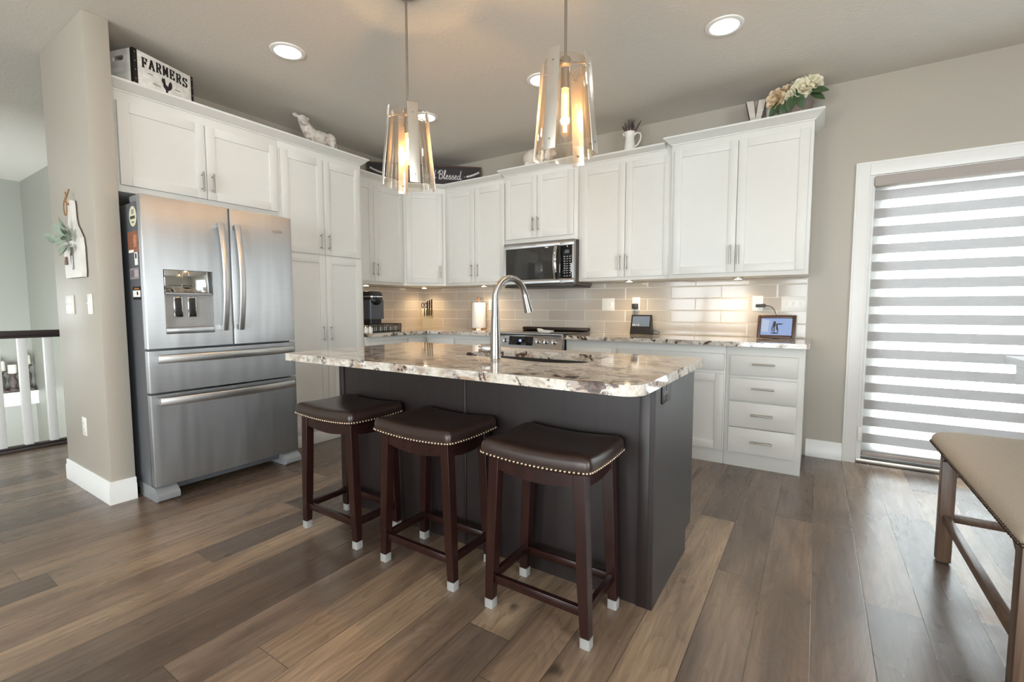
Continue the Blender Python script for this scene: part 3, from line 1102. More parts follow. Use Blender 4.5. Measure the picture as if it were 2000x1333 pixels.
# faucet
fx, fy = 2.781, -2.4175
fa = thing('kitchen_faucet', 'brushed steel gooseneck pull-down faucet on the island', 'faucet', (fx, fy, CT1))
TF = Matrix.Translation((fx, fy, CT1))
b = nb()
lathe(b, [(0.0, 0.0005), (0.0275, 0.0005), (0.0275, 0.004), (0.0262, 0.006), (0.0258, 0.03), (0.0195, 0.195), (0.0, 0.195)], 28, TF)
obj('body', b, 'steel_v', fa)
b = nb()
dirv = Vector((0.25, 0.97, 0)).normalized()
pts = [Vector((0, 0, 0.196)), Vector((0, 0, 0.26))]
Rg = 0.098
for k in range(0, 21):
    a = PI - k / 20 * R(166)
    pts.append(Vector((dirv.x * (Rg + Rg * math.cos(a)), dirv.y * (Rg + Rg * math.cos(a)), 0.282 + Rg * math.sin(a))))
rr = [0.0185, 0.0170] + [0.0155] * 21
tube(b, pts, rr, 20, TF)
obj('spout', b, 'steel_v', fa)
e0, e1 = pts[-1], pts[-1] + (pts[-1] - pts[-2]).normalized() * 0.092
b = nb()
cyl(b, e0, e0 + (e1 - e0) * 0.12, 0.0165, 0.0185, 20, TF)
cyl(b, e0 + (e1 - e0) * 0.12, e1, 0.0185, 0.0235, 20, TF)
hd = obj('spray_head', b, 'steel_v', fa)
side = dirv
bp = e0 + (e1 - e0) * 0.28 + side * 0.0195
obj('spray_button', tube(nb(), [bp, bp + (e1 - e0) * 0.22], [0.006, 0.006], 10, TF), 'black', hd)
b = nb()
hdv = Vector((-0.93, -0.37, 0)).normalized()
cyl(b, hdv * 0.020 + Vector((0, 0, 0.045)), hdv * 0.062 + Vector((0, 0, 0.047)), 0.0195, 0.0195, 20, TF)
cyl(b, hdv * 0.064 + Vector((0, 0, 0.047)), hdv * 0.080 + Vector((0, 0, 0.047)), 0.0200, 0.0165, 20, TF)
lv = obj('lever', b, 'steel_v', fa)
obj('lever_ring', cyl(nb(), hdv * 0.0615 + Vector((0, 0, 0.047)), hdv * 0.0645 + Vector((0, 0, 0.047)), 0.0172, 0.0172, 20, TF), 'black', lv)


# ------------------------------------------------------------------ refrigerator
fr = thing('refrigerator', 'stainless steel french-door refrigerator with in-door water dispenser', 'refrigerator', (0.45, -2.68, 0))
FY0, FY1, FYM = -3.129, -2.226, -2.6525
FXB, FXF = 0.800, 0.851
obj('cabinet_body', box(nb(), 0.03, 0.775, FY0 + 0.003, FY1 - 0.003, 0.035, 1.752, 0.006), 'grey_steel', fr)


def panel(y0, y1, z0, z1, ca=None, cb=None, bulge=0.010, seg=14, T=I4, e=0.007):
    """one upright door piece; its front follows the curve of the whole door ca..cb"""
    ca = y0 if ca is None else ca
    cb = y1 if cb is None else cb

    def xf(y):
        t = (y - ca) / (cb - ca)
        edge = min(y - ca, cb - y)
        drop = 0.0
        if edge < e:
            drop = e - math.sqrt(max(0.0, e * e - (e - edge) ** 2))
        return FXF - bulge * (2 * t - 1) ** 2 - drop
    ys = [y0 + (y1 - y0) * k / seg for k in range(seg + 1)]
    ys = sorted(set(ys + [y for y in (ca + e * .15, ca + e * .4, ca + e, cb - e, cb - e * .4, cb - e * .15) if y0 < y < y1]))
    poly = [(FXB, y1), (FXB, y0)] + [(xf(y), y) for y in ys]
    return poly


def dpiece(bm, *a, **k):
    z0, z1 = a[2], a[3]
    prism(bm, panel(*a, **k), z0, z1)
    return bm


ld0, ld1 = FY0, FYM - 0.003
b = nb()
dy0, dy1, dz0, dz1 = -3.035, -2.770, 0.990, 1.370
dpiece(b, ld0, dy0, 0.907, 1.785, ld0, ld1)
dpiece(b, dy1, ld1, 0.907, 1.785, ld0, ld1)
dpiece(b, dy0, dy1, dz1, 1.785, ld0, ld1)
dpiece(b, dy0, dy1, 0.907, dz0, ld0, ld1)
dl = obj('door', b, 'steel', fr, angle=30)
b = nb()
dpiece(b, FYM + 0.003, FY1, 0.907, 1.785)
drr = obj('door', b, 'steel', fr, angle=30)
bt = []
for z0, z1 in ((0.648, 0.893), (0.090, 0.636)):
    b = nb()
    dpiece(b, FY0, FY1, z0, z1, seg=20)
    bt.append(obj('drawer', b, 'steel', fr, angle=30))
# dispenser
xin = 0.802
ds = obj('dispenser', box(nb(), xin - 0.001, xin + 0.001, dy0, dy1, dz0, dz1), 'pale_grey_plastic', fr, smooth=False)
obj('control_glass', box(nb(), 0.81, 0.8505, dy0 + 0.003, dy1 - 0.002, 1.236, dz1 - 0.002, 0.003), M('mirror_panel', (0.62, 0.64, 0.64, 1), 0.05, 1.0), ds)
b = nb()
box(b, xin, 0.846, dy0, dy0 + 0.006, dz0, 1.236)
box(b, xin, 0.846, dy1 - 0.006, dy1, dz0, 1.236)
box(b, xin, 0.846, dy0, dy1, 1.226, 1.2355)
obj('recess_frame', b, 'pale_grey_plastic', ds, smooth=False)
obj('drip_tray', box(nb(), xin, 0.852, dy0 + 0.002, dy1 - 0.002, dz0 + 0.001, 1.028, 0.004), 'steel', ds)
for yy in (-2.955, -2.880):
    pdl = obj('paddle', box(nb(), xin + 0.004, xin + 0.020, yy - 0.024, yy + 0.024, 1.090, 1.215, 0.004), 'chrome', ds)
    obj('paddle_face', box(nb(), xin + 0.019, xin + 0.0225, yy - 0.017, yy + 0.017, 1.100, 1.205, 0.003), 'dark_plastic', pdl)


def bow_bar(pa, pb, out, width, wdir, bow=0.042, thick=0.013, seg=22, lift=0.03):
    """flat bar bowed outwards between two door points, with a post at each end"""
    b = nb()
    pa, pb, out, wdir = Vector(pa), Vector(pb), Vector(out), Vector(wdir)
    rings = []
    for k in range(seg + 1):
        t = k / seg
        c = pa.lerp(pb, t) + out * (lift + bow * math.sin(PI * t) ** 0.9)
        q = []
        for w, o in ((-.5, 0.2), (-.4, 0), (.4, 0), (.5, 0.2), (.5, .75), (.36, 1), (-.36, 1), (-.5, .75)):
            q.append(b.verts.new(c + wdir * (w * width) + out * (o * thick)))
        rings.append(q)
    for r0, r1 in zip(rings, rings[1:]):
        for j in range(8):
            b.faces.new((r0[j], r0[(j + 1) % 8], r1[(j + 1) % 8], r1[j]))
    b.faces.new(rings[0][::-1])
    b.faces.new(rings[-1])
    d = (pb - pa).normalized()
    for p in (pa + d * 0.02, pb - d * 0.02):
        t = bmesh.new()
        box(t, -0.014, 0.014, -width * 0.38, width * 0.38, 0, lift + 0.006)
        Tm = Matrix((d, wdir, out)).transposed().to_4x4()
        Tm.translation = p
        merge(b, t, Tm)
    return b


X = Vector((1, 0, 0))
for par_, yy in ((dl, -2.722), (drr, -2.622)):
    obj('handle', bow_bar((FXF - 0.010, yy, 1.000), (FXF - 0.010, yy, 1.682), X, 0.037, (0, 1, 0), 0.044), 'bar_steel', par_, angle=40)
obj('handle', bow_bar((FXF - 0.012, -3.092, 0.845), (FXF - 0.012, -2.262, 0.845), X, 0.046, (0, 0, 1), 0.044), 'bar_steel', bt[0], angle=40)
obj('handle', bow_bar((FXF - 0.012, -3.092, 0.595), (FXF - 0.012, -2.262, 0.595), X, 0.046, (0, 0, 1), 0.044), 'bar_steel', bt[1], angle=40)
# hinge covers, feet, vent grille, badge
for y0, y1 in ((FY0 + 0.01, FY0 + 0.13), (FY1 - 0.13, FY1 - 0.01)):
    obj('hinge_cover', box(nb(), 0.66, 0.815, y0, y1, 1.753, 1.795, 0.012), 'grey_plastic', fr)
for y0, y1 in ((FY0 + 0.002, FY0 + 0.115), (FY1 - 0.115, FY1 - 0.002)):
    b = nb()
    prism(b, round_poly([(0.60, 0.0), (0.845, 0.0), (0.872, 0.012), (0.872, 0.048), (0.82, 0.082), (0.60, 0.082)], [0, 0.006, 0.008, 0.02, 0.01, 0], 4), y0, y1, axis='y',
          T=I4)
    obj('foot', b, 'grey_plastic', fr)
gr = obj('vent_grille', box(nb(), 0.66, 0.735, FY0 + 0.12, FY1 - 0.12, 0.022, 0.088, 0.004), 'dark_plastic', fr)
b = nb()
for k in range(5):
    box(b, 0.735, 0.742, FY0 + 0.13, FY1 - 0.13, 0.028 + k * 0.011, 0.033 + k * 0.011, 0.001)
obj('grille_slats', b, 'grey_plastic', gr, smooth=False)
TX = Matrix(((0, 0, 1, 0), (1, 0, 0, 0), (0, 1, 0, 0), (0, 0, 0, 1)))    # text in the y-z plane facing +x
b = text_bm('Whirlpool', 0.0165, 0.0004, T=Matrix.Translation((FXF + 0.0001, -2.338, 1.677)) @ TX)
for k in range(28):
    a0, a1 = 2 * PI * k / 28 * 0.86 + 0.5, 2 * PI * (k + 1) / 28 * 0.86 + 0.5
    cyl(b, (FXF - 0.0001, -2.338 + 0.037 * math.cos(a0), 1.677 + 0.0115 * math.sin(a0)), (FXF - 0.0001, -2.338 + 0.037 * math.cos(a1), 1.677 + 0.0115 * math.sin(a1)), 0.0007, n=6)
plabel(obj('badge', b, M('badge_gold', (0.55, 0.47, 0.30, 1), 0.3, 1.0), drr, smooth=False), 'small gold oval badge')

# papers and magnets on the fridge side
SY = FY0 + 0.0028


def side_card(name, label, cat, x0, x1, z0, z1, mat, bits=(), oval=False):
    r_ = thing(name, label, cat, ((x0 + x1) / 2, SY, z0), 'magnets and cards on the refrigerator side')
    b2 = nb()
    if oval:
        cx, cz = (x0 + x1) / 2, (z0 + z1) / 2
        prism(b2, [(cx + (x1 - x0) / 2 * math.cos(2 * PI * k / 32), cz + (z1 - z0) / 2 * math.sin(2 * PI * k / 32)) for k in range(32)], SY - 0.003, SY, axis='y')
    else:
        box(b2, x0, x1, SY - 0.0015, SY, z0, z1)
    obj('card', b2, mat, r_, smooth=False)
    for nm, bx0, bx1, bz0, bz1, mm in bits:
        b3 = nb()
        dpt = 0.0035 if oval else 0.002
        box(b3, bx0, bx1, SY - dpt, SY - dpt + 0.0006, bz0, bz1)
        obj(nm, b3, mm, r_, smooth=False)
    return r_


cream = M('cream_card', rgb(222, 218, 190), 0.5)
side_card('fridge_magnet', 'oval cream magnet at the top of the refrigerator side', 'magnet', 0.685, 0.785, 1.612, 1.728, cream,
          [('band', 0.70, 0.77, 1.655, 1.672, M('olive_print', rgb(70, 74, 62), 0.6)), ('emblem', 0.72, 0.755, 1.682, 1.708, M('grey_print', rgb(150, 150, 146), 0.6)),
           ('small_print', 0.722, 0.752, 1.632, 1.640, M('olive_print_small', rgb(70, 74, 62), 0.6))], True)
side_card('photo_card', 'orange brown photo card below the oval magnet on the refrigerator', 'photo', 0.640, 0.790, 1.465, 1.585, M('photo_brown', rgb(150, 100, 78), 0.4, 0, 0.35, 30),
          [('white_margin', 0.648, 0.72, 1.466, 1.482, 'paper'), ('warm_shape', 0.725, 0.765, 1.495, 1.565, M('photo_orange', rgb(196, 136, 102), 0.4, 0, 0.2, 40))])
side_card('paper_tag', 'small narrow white tag under the photo card on the refrigerator', 'tag', 0.725, 0.768, 1.392, 1.466, 'paper',
          [('dark_figure', 0.738, 0.756, 1.43, 1.458, 'ink')])
side_card('calendar_card', 'grey printed card in the middle of the refrigerator side', 'card', 0.645, 0.776, 1.312, 1.376, M('grey_card', rgb(150, 142, 146), 0.5),
          [('print_block', 0.655, 0.705, 1.324, 1.364, M('mauve_print', rgb(120, 108, 114), 0.6)), ('print_column', 0.715, 0.765, 1.324, 1.364, M('pale_print', rgb(182, 174, 176), 0.6))])
side_card('menu_card', 'black and white card, lowest one on the refrigerator side', 'card', 0.672, 0.785, 1.192, 1.268, 'ink',
          [('white_panel', 0.674, 0.783, 1.208, 1.246, 'paper'), ('orange_heading', 0.695, 0.765, 1.252, 1.260, M('orange_print', rgb(176, 116, 54), 0.6)),
           ('food_print', 0.73, 0.75, 1.220, 1.238, M('red_print', rgb(170, 82, 52), 0.6))])

# ------------------------------------------------------------------ microwave
mw = thing('microwave', 'stainless over-the-range microwave with black glass door', 'microwave', (1.845, -0.2, 1.345))
MX0, MX1, MZ0, MZ1, MYF = 1.466, 2.218, 1.347, 1.757, -0.410
obj('case', box(nb(), MX0, MX1, -0.372, -0.010, MZ0, MZ1, 0.003), M('microwave_side', rgb(92, 84, 78), 0.4, 0.3), mw)
b = nb()
xd = 2.082
box(b, MX0, xd, MYF, -0.372, 1.7035, MZ1, 0.003)
box(b, MX0, xd, MYF, -0.372, MZ0 + 0.018, 1.4085, 0.003)
box(b, MX0, MX0 + 0.024, MYF, -0.372, 1.4085, 1.7035, 0.0)
md = obj('door', b, 'steel', mw)
obj('door_glass', box(nb(), MX0 + 0.024, xd, MYF + 0.002, -0.374, 1.4085, 1.7035, 0.002), 'smoked', md)
obj('handle', bow_bar((2.052, MYF, 1.405), (2.052, MYF, 1.710), (0, -1, 0), 0.032, (1, 0, 0), 0.030, 0.012, lift=0.02), 'chrome', md)
b = nb()
box(b, xd + 0.001, MX1, MYF, -0.372, 1.7035, MZ1, 0.003)
box(b, xd + 0.001, MX1, MYF, -0.372, MZ0 + 0.018, 1.4085, 0.003)
box(b, MX1 - 0.016, MX1, MYF, -0.372, 1.4085, 1.7035, 0.0)
fp = obj('control_frame', b, 'steel', mw)
cpn = obj('control_panel', box(nb(), xd + 0.001, MX1 - 0.016, MYF + 0.002, -0.374, 1.4085, 1.7035, 0.002), 'black_glass', mw)
b = nb()
for r_ in range(8):
    for c_ in range(3):
        box(b, 2.118 + c_ * 0.028, 2.132 + c_ * 0.028, MYF + 0.0012, MYF + 0.002, 1.600 - r_ * 0.021, 1.606 - r_ * 0.021)
for c_ in range(3):
    box(b, 2.118 + c_ * 0.028, 2.131 + c_ * 0.028, MYF + 0.0012, MYF + 0.002, 1.4265, 1.4325)
obj('key_labels', b, M('pale_key_print', rgb(190, 190, 192), 0.6), cpn, smooth=False)
obj('display', box(nb(), 2.128, 2.172, MYF + 0.001, MYF + 0.002, 1.632, 1.662), M('dim_display', rgb(92, 98, 98), 0.3), cpn, smooth=False)
obj('vent_lip', box(nb(), MX0 + 0.004, MX1 - 0.004, -0.40, -0.02, MZ0 - 0.012, MZ0, 0.003), 'dark_plastic', mw)
TY = Matrix(((1, 0, 0, 0), (0, 0, -1, 0), (0, 1, 0, 0), (0, 0, 0, 1)))   # text in the x-z plane facing -y
b = text_bm('Whirlpool', 0.017, 0.0003, T=Matrix.Translation((1.79, MYF - 0.0004, 1.731)) @ TY)
for k in range(24):
    a0, a1 = 2 * PI * k / 24 * 0.86 + 0.5, 2 * PI * (k + 1) / 24 * 0.86 + 0.5
    cyl(b, (1.79 + 0.038 * math.cos(a0), MYF - 0.0002, 1.731 + 0.012 * math.sin(a0)), (1.79 + 0.038 * math.cos(a1), MYF - 0.0002, 1.731 + 0.012 * math.sin(a1)), 0.0008, n=6)
plabel(obj('badge', b, M('badge_grey', (0.34, 0.33, 0.31, 1), 0.3, 1.0), md, smooth=False), 'small grey oval badge')

# ------------------------------------------------------------------ range
rg = thing('range', 'stainless slide-in electric range with black glass cooktop and front knobs', 'stove', (1.84, -0.33, 0))
RX0, RX1 = 1.464, 2.220
obj('oven_body', box(nb(), RX0, RX1, -0.585, -0.03, 0.02, 0.900, 0.003), M('range_side', rgb(44, 44, 46), 0.4, 0.4), rg)
b = nb()
prism(b, [(-0.585, 0.902), (-0.612, 0.898), (-0.640, 0.780), (-0.585, 0.780)], RX0, RX1, axis='x')
cpp = obj('control_panel', b, 'steel', rg, smooth=False)
nrm = Vector((0, -(0.898 - 0.780), -0.028)).normalized()
nrm = Vector((0, -0.973, 0.231))
slope = Vector((0, 0.231, 0.973))


def pface(x, s):
    """point on the sloped panel face: s metres above its lower edge"""
    return Vector((x, -0.640, 0.780)) + slope * s


for x in (1.545, 1.632, 1.978, 2.058, 2.140):
    c = pface(x, 0.064)
    b = nb()
    cyl(b, c, c + nrm * 0.008, 0.026, 0.025, 24)
    cyl(b, c + nrm * 0.008, c + nrm * 0.034, 0.0205, 0.0185, 24)
    kb = obj('knob', b, 'chrome', rg)
    b = nb()
    Tm = Matrix((Vector((1, 0, 0)), slope, nrm)).transposed().to_4x4()
    Tm.translation = c + nrm * 0.034
    box(b, -0.0045, 0.0045, -0.019, 0.019, 0, 0.009, 0.002, Tm)
    obj('knob_grip', b, 'chrome', kb)
Tm = Matrix((Vector((1, 0, 0)), slope, nrm)).transposed().to_4x4()
Tm.translation = pface(1.798, 0.064)
dsp = obj('display', box(nb(), -0.128, 0.128, -0.040, 0.040, 0, 0.003, 0.001, Tm), 'black_glass', rg)
obj('display_digits', text_bm('0E', 0.030, 0.0004, T=Tm @ Matrix.Translation((-0.005, 0, 0.0036))), 'digit', dsp, smooth=False)
b = nb()
for r_ in range(3):
    for c_ in range(4):
        box(b, 0.045 + c_ * 0.018, 0.051 + c_ * 0.018, 0.018 - r_ * 0.02, 0.020 - r_ * 0.02, 0.003, 0.0035, 0, Tm)
        box(b, -0.115 + c_ * 0.018, -0.109 + c_ * 0.018, -0.026 + 0.004 * (r_ == 0), -0.024 + 0.004 * (r_ == 0), 0.003, 0.0035, 0, Tm)
obj('key_labels', b, 'inkgrey', dsp, smooth=False)
obj('cooktop', box(nb(), RX0, RX1, -0.610, -0.070, 0.9005, 0.914, 0.003), 'black_glass', rg)
obj('front_trim', box(nb(), RX0, RX1, -0.622, -0.6102, 0.899, 0.914, 0.003), 'steel', rg)
obj('rear_vent', box(nb(), RX0 + 0.01, RX1 - 0.01, -0.078, -0.012, 0.9145, 0.946, 0.006), M('vent_bronze', rgb(62, 50, 44), 0.35, 0.5), rg)
odr = obj('oven_door', box(nb(), RX0 + 0.002, RX1 - 0.002, -0.630, -0.586, 0.17, 0.768, 0.004), 'steel', rg)
obj('oven_window', box(nb(), RX0 + 0.10, RX1 - 0.10, -0.632, -0.629, 0.30, 0.60, 0.002), 'black_glass', odr)
b = nb()
cyl(b, (RX0 + 0.05, -0.675, 0.715), (RX1 - 0.05, -0.675, 0.715), 0.011, n=16)
for x in (RX0 + 0.09, RX1 - 0.09):
    cyl(b, (x, -0.675, 0.715), (x, -0.630, 0.715), 0.008, n=12)
obj('handle', b, 'steel', odr)
obj('drawer', box(nb(), RX0 + 0.002, RX1 - 0.002, -0.628, -0.586, 0.03, 0.163, 0.004), 'steel', rg)


# ------------------------------------------------------------------ bar stools
def rrect(hx, hy, r, n=6):
    return round_poly([(-hx, -hy), (hx, -hy), (hx, hy), (-hx, hy)], r, n)


def densify(poly, step):
    out_ = []
    for i, p in enumerate(poly):
        q = poly[(i + 1) % len(poly)]
        p_, q_ = Vector(p), Vector(q)
        k = max(1, int((q_ - p_).length / step))
        for j in range(k):
            v = p_.lerp(q_, j / k)
            out_.append((v.x, v.y))
    return out_


def make_stool(label):
    HX, HY = 0.222, 0.166
    root = thing('bar_stool', label, 'stool', (0, 0, 0), 'dark leather saddle stools at the island')

    def sad(x, y):
        return 0.013 * (x / HX) ** 2 + 0.007 * (y / HY) ** 2
    loop = densify(rrect(HX, HY, 0.022, 5), 0.03)
    b = nb()
    rings = []
    for s, dz in ((0.95, 0.584), (0.985, 0.587), (1.0, 0.600), (1.003, 0.612), (0.995, 0.626), (0.975, 0.637), (0.93, 0.645), (0.84, 0.650), (0.65, 0.653), (0.40, 0.654), (0.18, 0.654)):
        rings.append([b.verts.new((x * s, y * s, dz + sad(x * s, y * s))) for x, y in loop])
    n_ = len(loop)
    for r0, r1 in zip(rings, rings[1:]):
        for k in range(n_):
            b.faces.new((r0[k], r0[(k + 1) % n_], r1[(k + 1) % n_], r1[k]))
    b.faces.new(rings[0][::-1])
    b.faces.new(rings[-1])
    seat = obj('seat', b, 'leather', root, angle=60)
    b = nb()
    nl = densify(rrect(HX + 0.0005, HY + 0.0005, 0.022, 3), 0.0165)
    for x, y in nl:
        ellipsoid(b, (x, y, 0.5945 + sad(x, y)), 0.0056, 0.0056, 0.0056, u=8, v=6)
    plabel(obj('nailhead_trim', b, 'nail', seat, angle=80), 'row of brass nailheads')
    # legs
    for sx in (-1, 1):
        for sy in (-1, 1):
            tx, ty, bx_, by_ = sx * 0.172, sy * 0.122, sx * 0.199, sy * 0.125
            b = nb()
            sec = [(0.0, 0.0165, bx_, by_), (0.20, 0.0195, bx_ + (tx - bx_) * .33, by_ + (ty - by_) * .33), (0.606, 0.0215, tx, ty)]
            rg_ = []
            for z, h, cx, cy in sec:
                if z == 0.0:
                    z = 0.028
                rg_.append([b.verts.new((cx + a * h, cy + c * h, z)) for a, c in ((-1, -1), (1, -1), (1, 1), (-1, 1))])
            for r0, r1 in zip(rg_, rg_[1:]):
                for k in range(4):
                    b.faces.new((r0[k], r0[(k + 1) % 4], r1[(k + 1) % 4], r1[k]))
            b.faces.new(rg_[0][::-1])
            b.faces.new(rg_[-1])
            bmesh.ops.bevel(b, geom=[e for e in b.edges if abs(e.verts[0].co.z - e.verts[1].co.z) > 0.1], offset=0.002, segments=1, affect='EDGES')
            lg = obj('leg', b, 'stoolwood', root)
            b = nb()
            prism(b, [(bx_ + p[0], by_ + p[1]) for p in rrect(0.0185, 0.0185, 0.005, 2)], 0.0, 0.036)
            plabel(obj('foot_cap', b, 'foot', lg), 'pale grey foot cap')
    # aprons
    for sy in (-1, 1):
        b = nb()
        xs = [-0.155 + 0.31 * k / 12 for k in range(13)]
        poly = [(x, 0.532 + 0.018 * (x / 0.155) ** 2) for x in xs] + [(x, 0.590) for x in xs[::-1]]
        prism(b, poly, sy * 0.128 - 0.010, sy * 0.128 + 0.010, axis='y')
        obj('apron', b, 'stoolwood', root)
    for sx in (-1, 1):
        b = nb()
        ys = [-0.102 + 0.204 * k / 10 for k in range(11)]
        poly = [(y, 0.534 + 0.012 * (y / 0.102) ** 2) for y in ys] + [(y, 0.588) for y in ys[::-1]]
        prism(b, poly, sx * 0.177 - 0.010, sx * 0.177 + 0.010, axis='x')
        obj('apron', b, 'stoolwood', root)
    for sy in (-1, 1):
        obj('stretcher', box(nb(), -0.176, 0.176, sy * 0.124 - 0.010, sy * 0.124 + 0.010, 0.102, 0.134, 0.002), 'stoolwood', root)
    for sx in (-1, 1):
        obj('stretcher', box(nb(), sx * 0.193 - 0.010, sx * 0.193 + 0.010, -0.106, 0.106, 0.104, 0.136, 0.002), 'stoolwood', root)
    return root


st = make_stool('dark brown leather saddle stool nearest the right end of the island')
spots = [((3.238, -2.693), 'dark brown leather saddle stool nearest the right end of the island'),
         ((2.648, -2.691), 'dark brown leather saddle stool in the middle of the three'),
         ((2.053, -2.691), 'dark brown leather saddle stool nearest the refrigerator')]
for i, ((x, y), lb) in enumerate(spots):
    o = st if i == 0 else copy_tree(st)
    o.location = (x, y, 0)
    o['label'] = lb

# ------------------------------------------------------------------ bench and table
be = thing('dining_bench', 'counter-height bench with beige linen seat and brown wooden legs', 'bench', (4.71, -1.96, 0))
bx0, bx1, by0, by1 = 4.500, 4.915, -2.57, -1.425
cx, cy = (bx0 + bx1) / 2, (by0 + by1) / 2
hx, hy = (bx1 - bx0) / 2, (by1 - by0) / 2
b = nb()
rings = []
lp_ = densify(rrect(hx, hy, 0.03, 5), 0.05)
for s, z in ((-0.03, 0.538), (-0.008, 0.540), (0.0, 0.550), (0.0, 0.562), (-0.006, 0.578), (-0.022, 0.592), (-0.06, 0.603), (-0.12, 0.609), (-0.185, 0.611)):
    fx_, fy_ = (hx + s) / hx, (hy + s) / hy
    rings.append([b.verts.new((cx + x * fx_, cy + y * fy_, z)) for x, y in lp_])
n_ = len(lp_)
for r0, r1 in zip(rings, rings[1:]):
    for k in range(n_):
        b.faces.new((r0[k], r0[(k + 1) % n_], r1[(k + 1) % n_], r1[k]))
b.faces.new(rings[0][::-1])
b.faces.new(rings[-1])
seat = obj('seat', b, 'linen', be, angle=60)
b = nb()
for x, y in densify(rrect(hx + 0.0005, hy + 0.0005, 0.03, 3), 0.019):
    ellipsoid(b, (cx + x, cy + y, 0.5465), 0.0062, 0.0062, 0.0062, u=8, v=6)
plabel(obj('nailhead_trim', b, M('dark_bronze', (0.10, 0.075, 0.06, 1), 0.35, 0.9), seat, angle=80), 'row of dark bronze nailheads')
for x in (4.540, 4.827):
    for y in (-2.425, -1.473):
        b = nb()
        box(b, x, x + 0.05, y, y + 0.052, 0.006, 0.537, 0.003)
        lg = obj('leg', b, 'benchwood', be)
        obj('glide', box(nb(), x + 0.006, x + 0.044, y + 0.006, y + 0.046, 0.0, 0.0065, 0.001), 'dark_plastic', lg)
for x in (4.5405, 4.8515):
    b = nb()
    ys = [-2.373 + 0.90 * k / 16 for k in range(17)]
    prism(b, [(y, 0.507 - 0.045 * max(0.0, 1 - min(y + 2.373, -1.473 - y) / 0.07) ** 2) for y in ys] + [(y, 0.5375) for y in ys[::-1]], x, x + 0.025, axis='x')
    obj('apron', b, 'benchwood', be)
for y in (-2.42, -1.452):
    obj('apron', box(nb(), 4.590, 4.827, y, y + 0.025, 0.500, 0.5375, 0.002), 'benchwood', be)
for x in (4.552, 4.840):
    obj('stretcher', box(nb(), x, x + 0.026, -2.373, -1.473, 0.186, 0.222, 0.003), 'benchwood', be)
for y in (-2.41, -1.46):
    obj('stretcher', box(nb(), 4.590, 4.827, y, y + 0.026, 0.190, 0.226, 0.003), 'benchwood', be)

tb = thing('dining_table', 'tall pale grey wooden table, only its corner shows beside the patio door', 'table', (5.4, -1.9, 0))
obj('tabletop', box(nb(), 4.812, 6.0, -2.85, -1.045, 0.880, 0.914, 0.006), 'tabletop', tb)
b = nb()
for x0, x1, y0, y1 in ((4.842, 4.866, -2.81, -1.085), (5.946, 5.97, -2.81, -1.085), (4.866, 5.946, -2.81, -2.786), (4.866, 5.946, -1.109, -1.085)):
    box(b, x0, x1, y0, y1, 0.80, 0.8795, 0.002)
obj('apron', b, 'tabletop', tb)
for x in (5.15, 5.65):
    for y in (-2.3, -1.6):
        obj('leg', box(nb(), x - 0.045, x + 0.045, y - 0.045, y + 0.045, 0.0, 0.8795, 0.004), 'tabletop', tb)

# ------------------------------------------------------------------ pendant lights
ZB, ZT, RB, RT = 1.786 - CEIL, 2.159 - CEIL, 0.123, 0.087


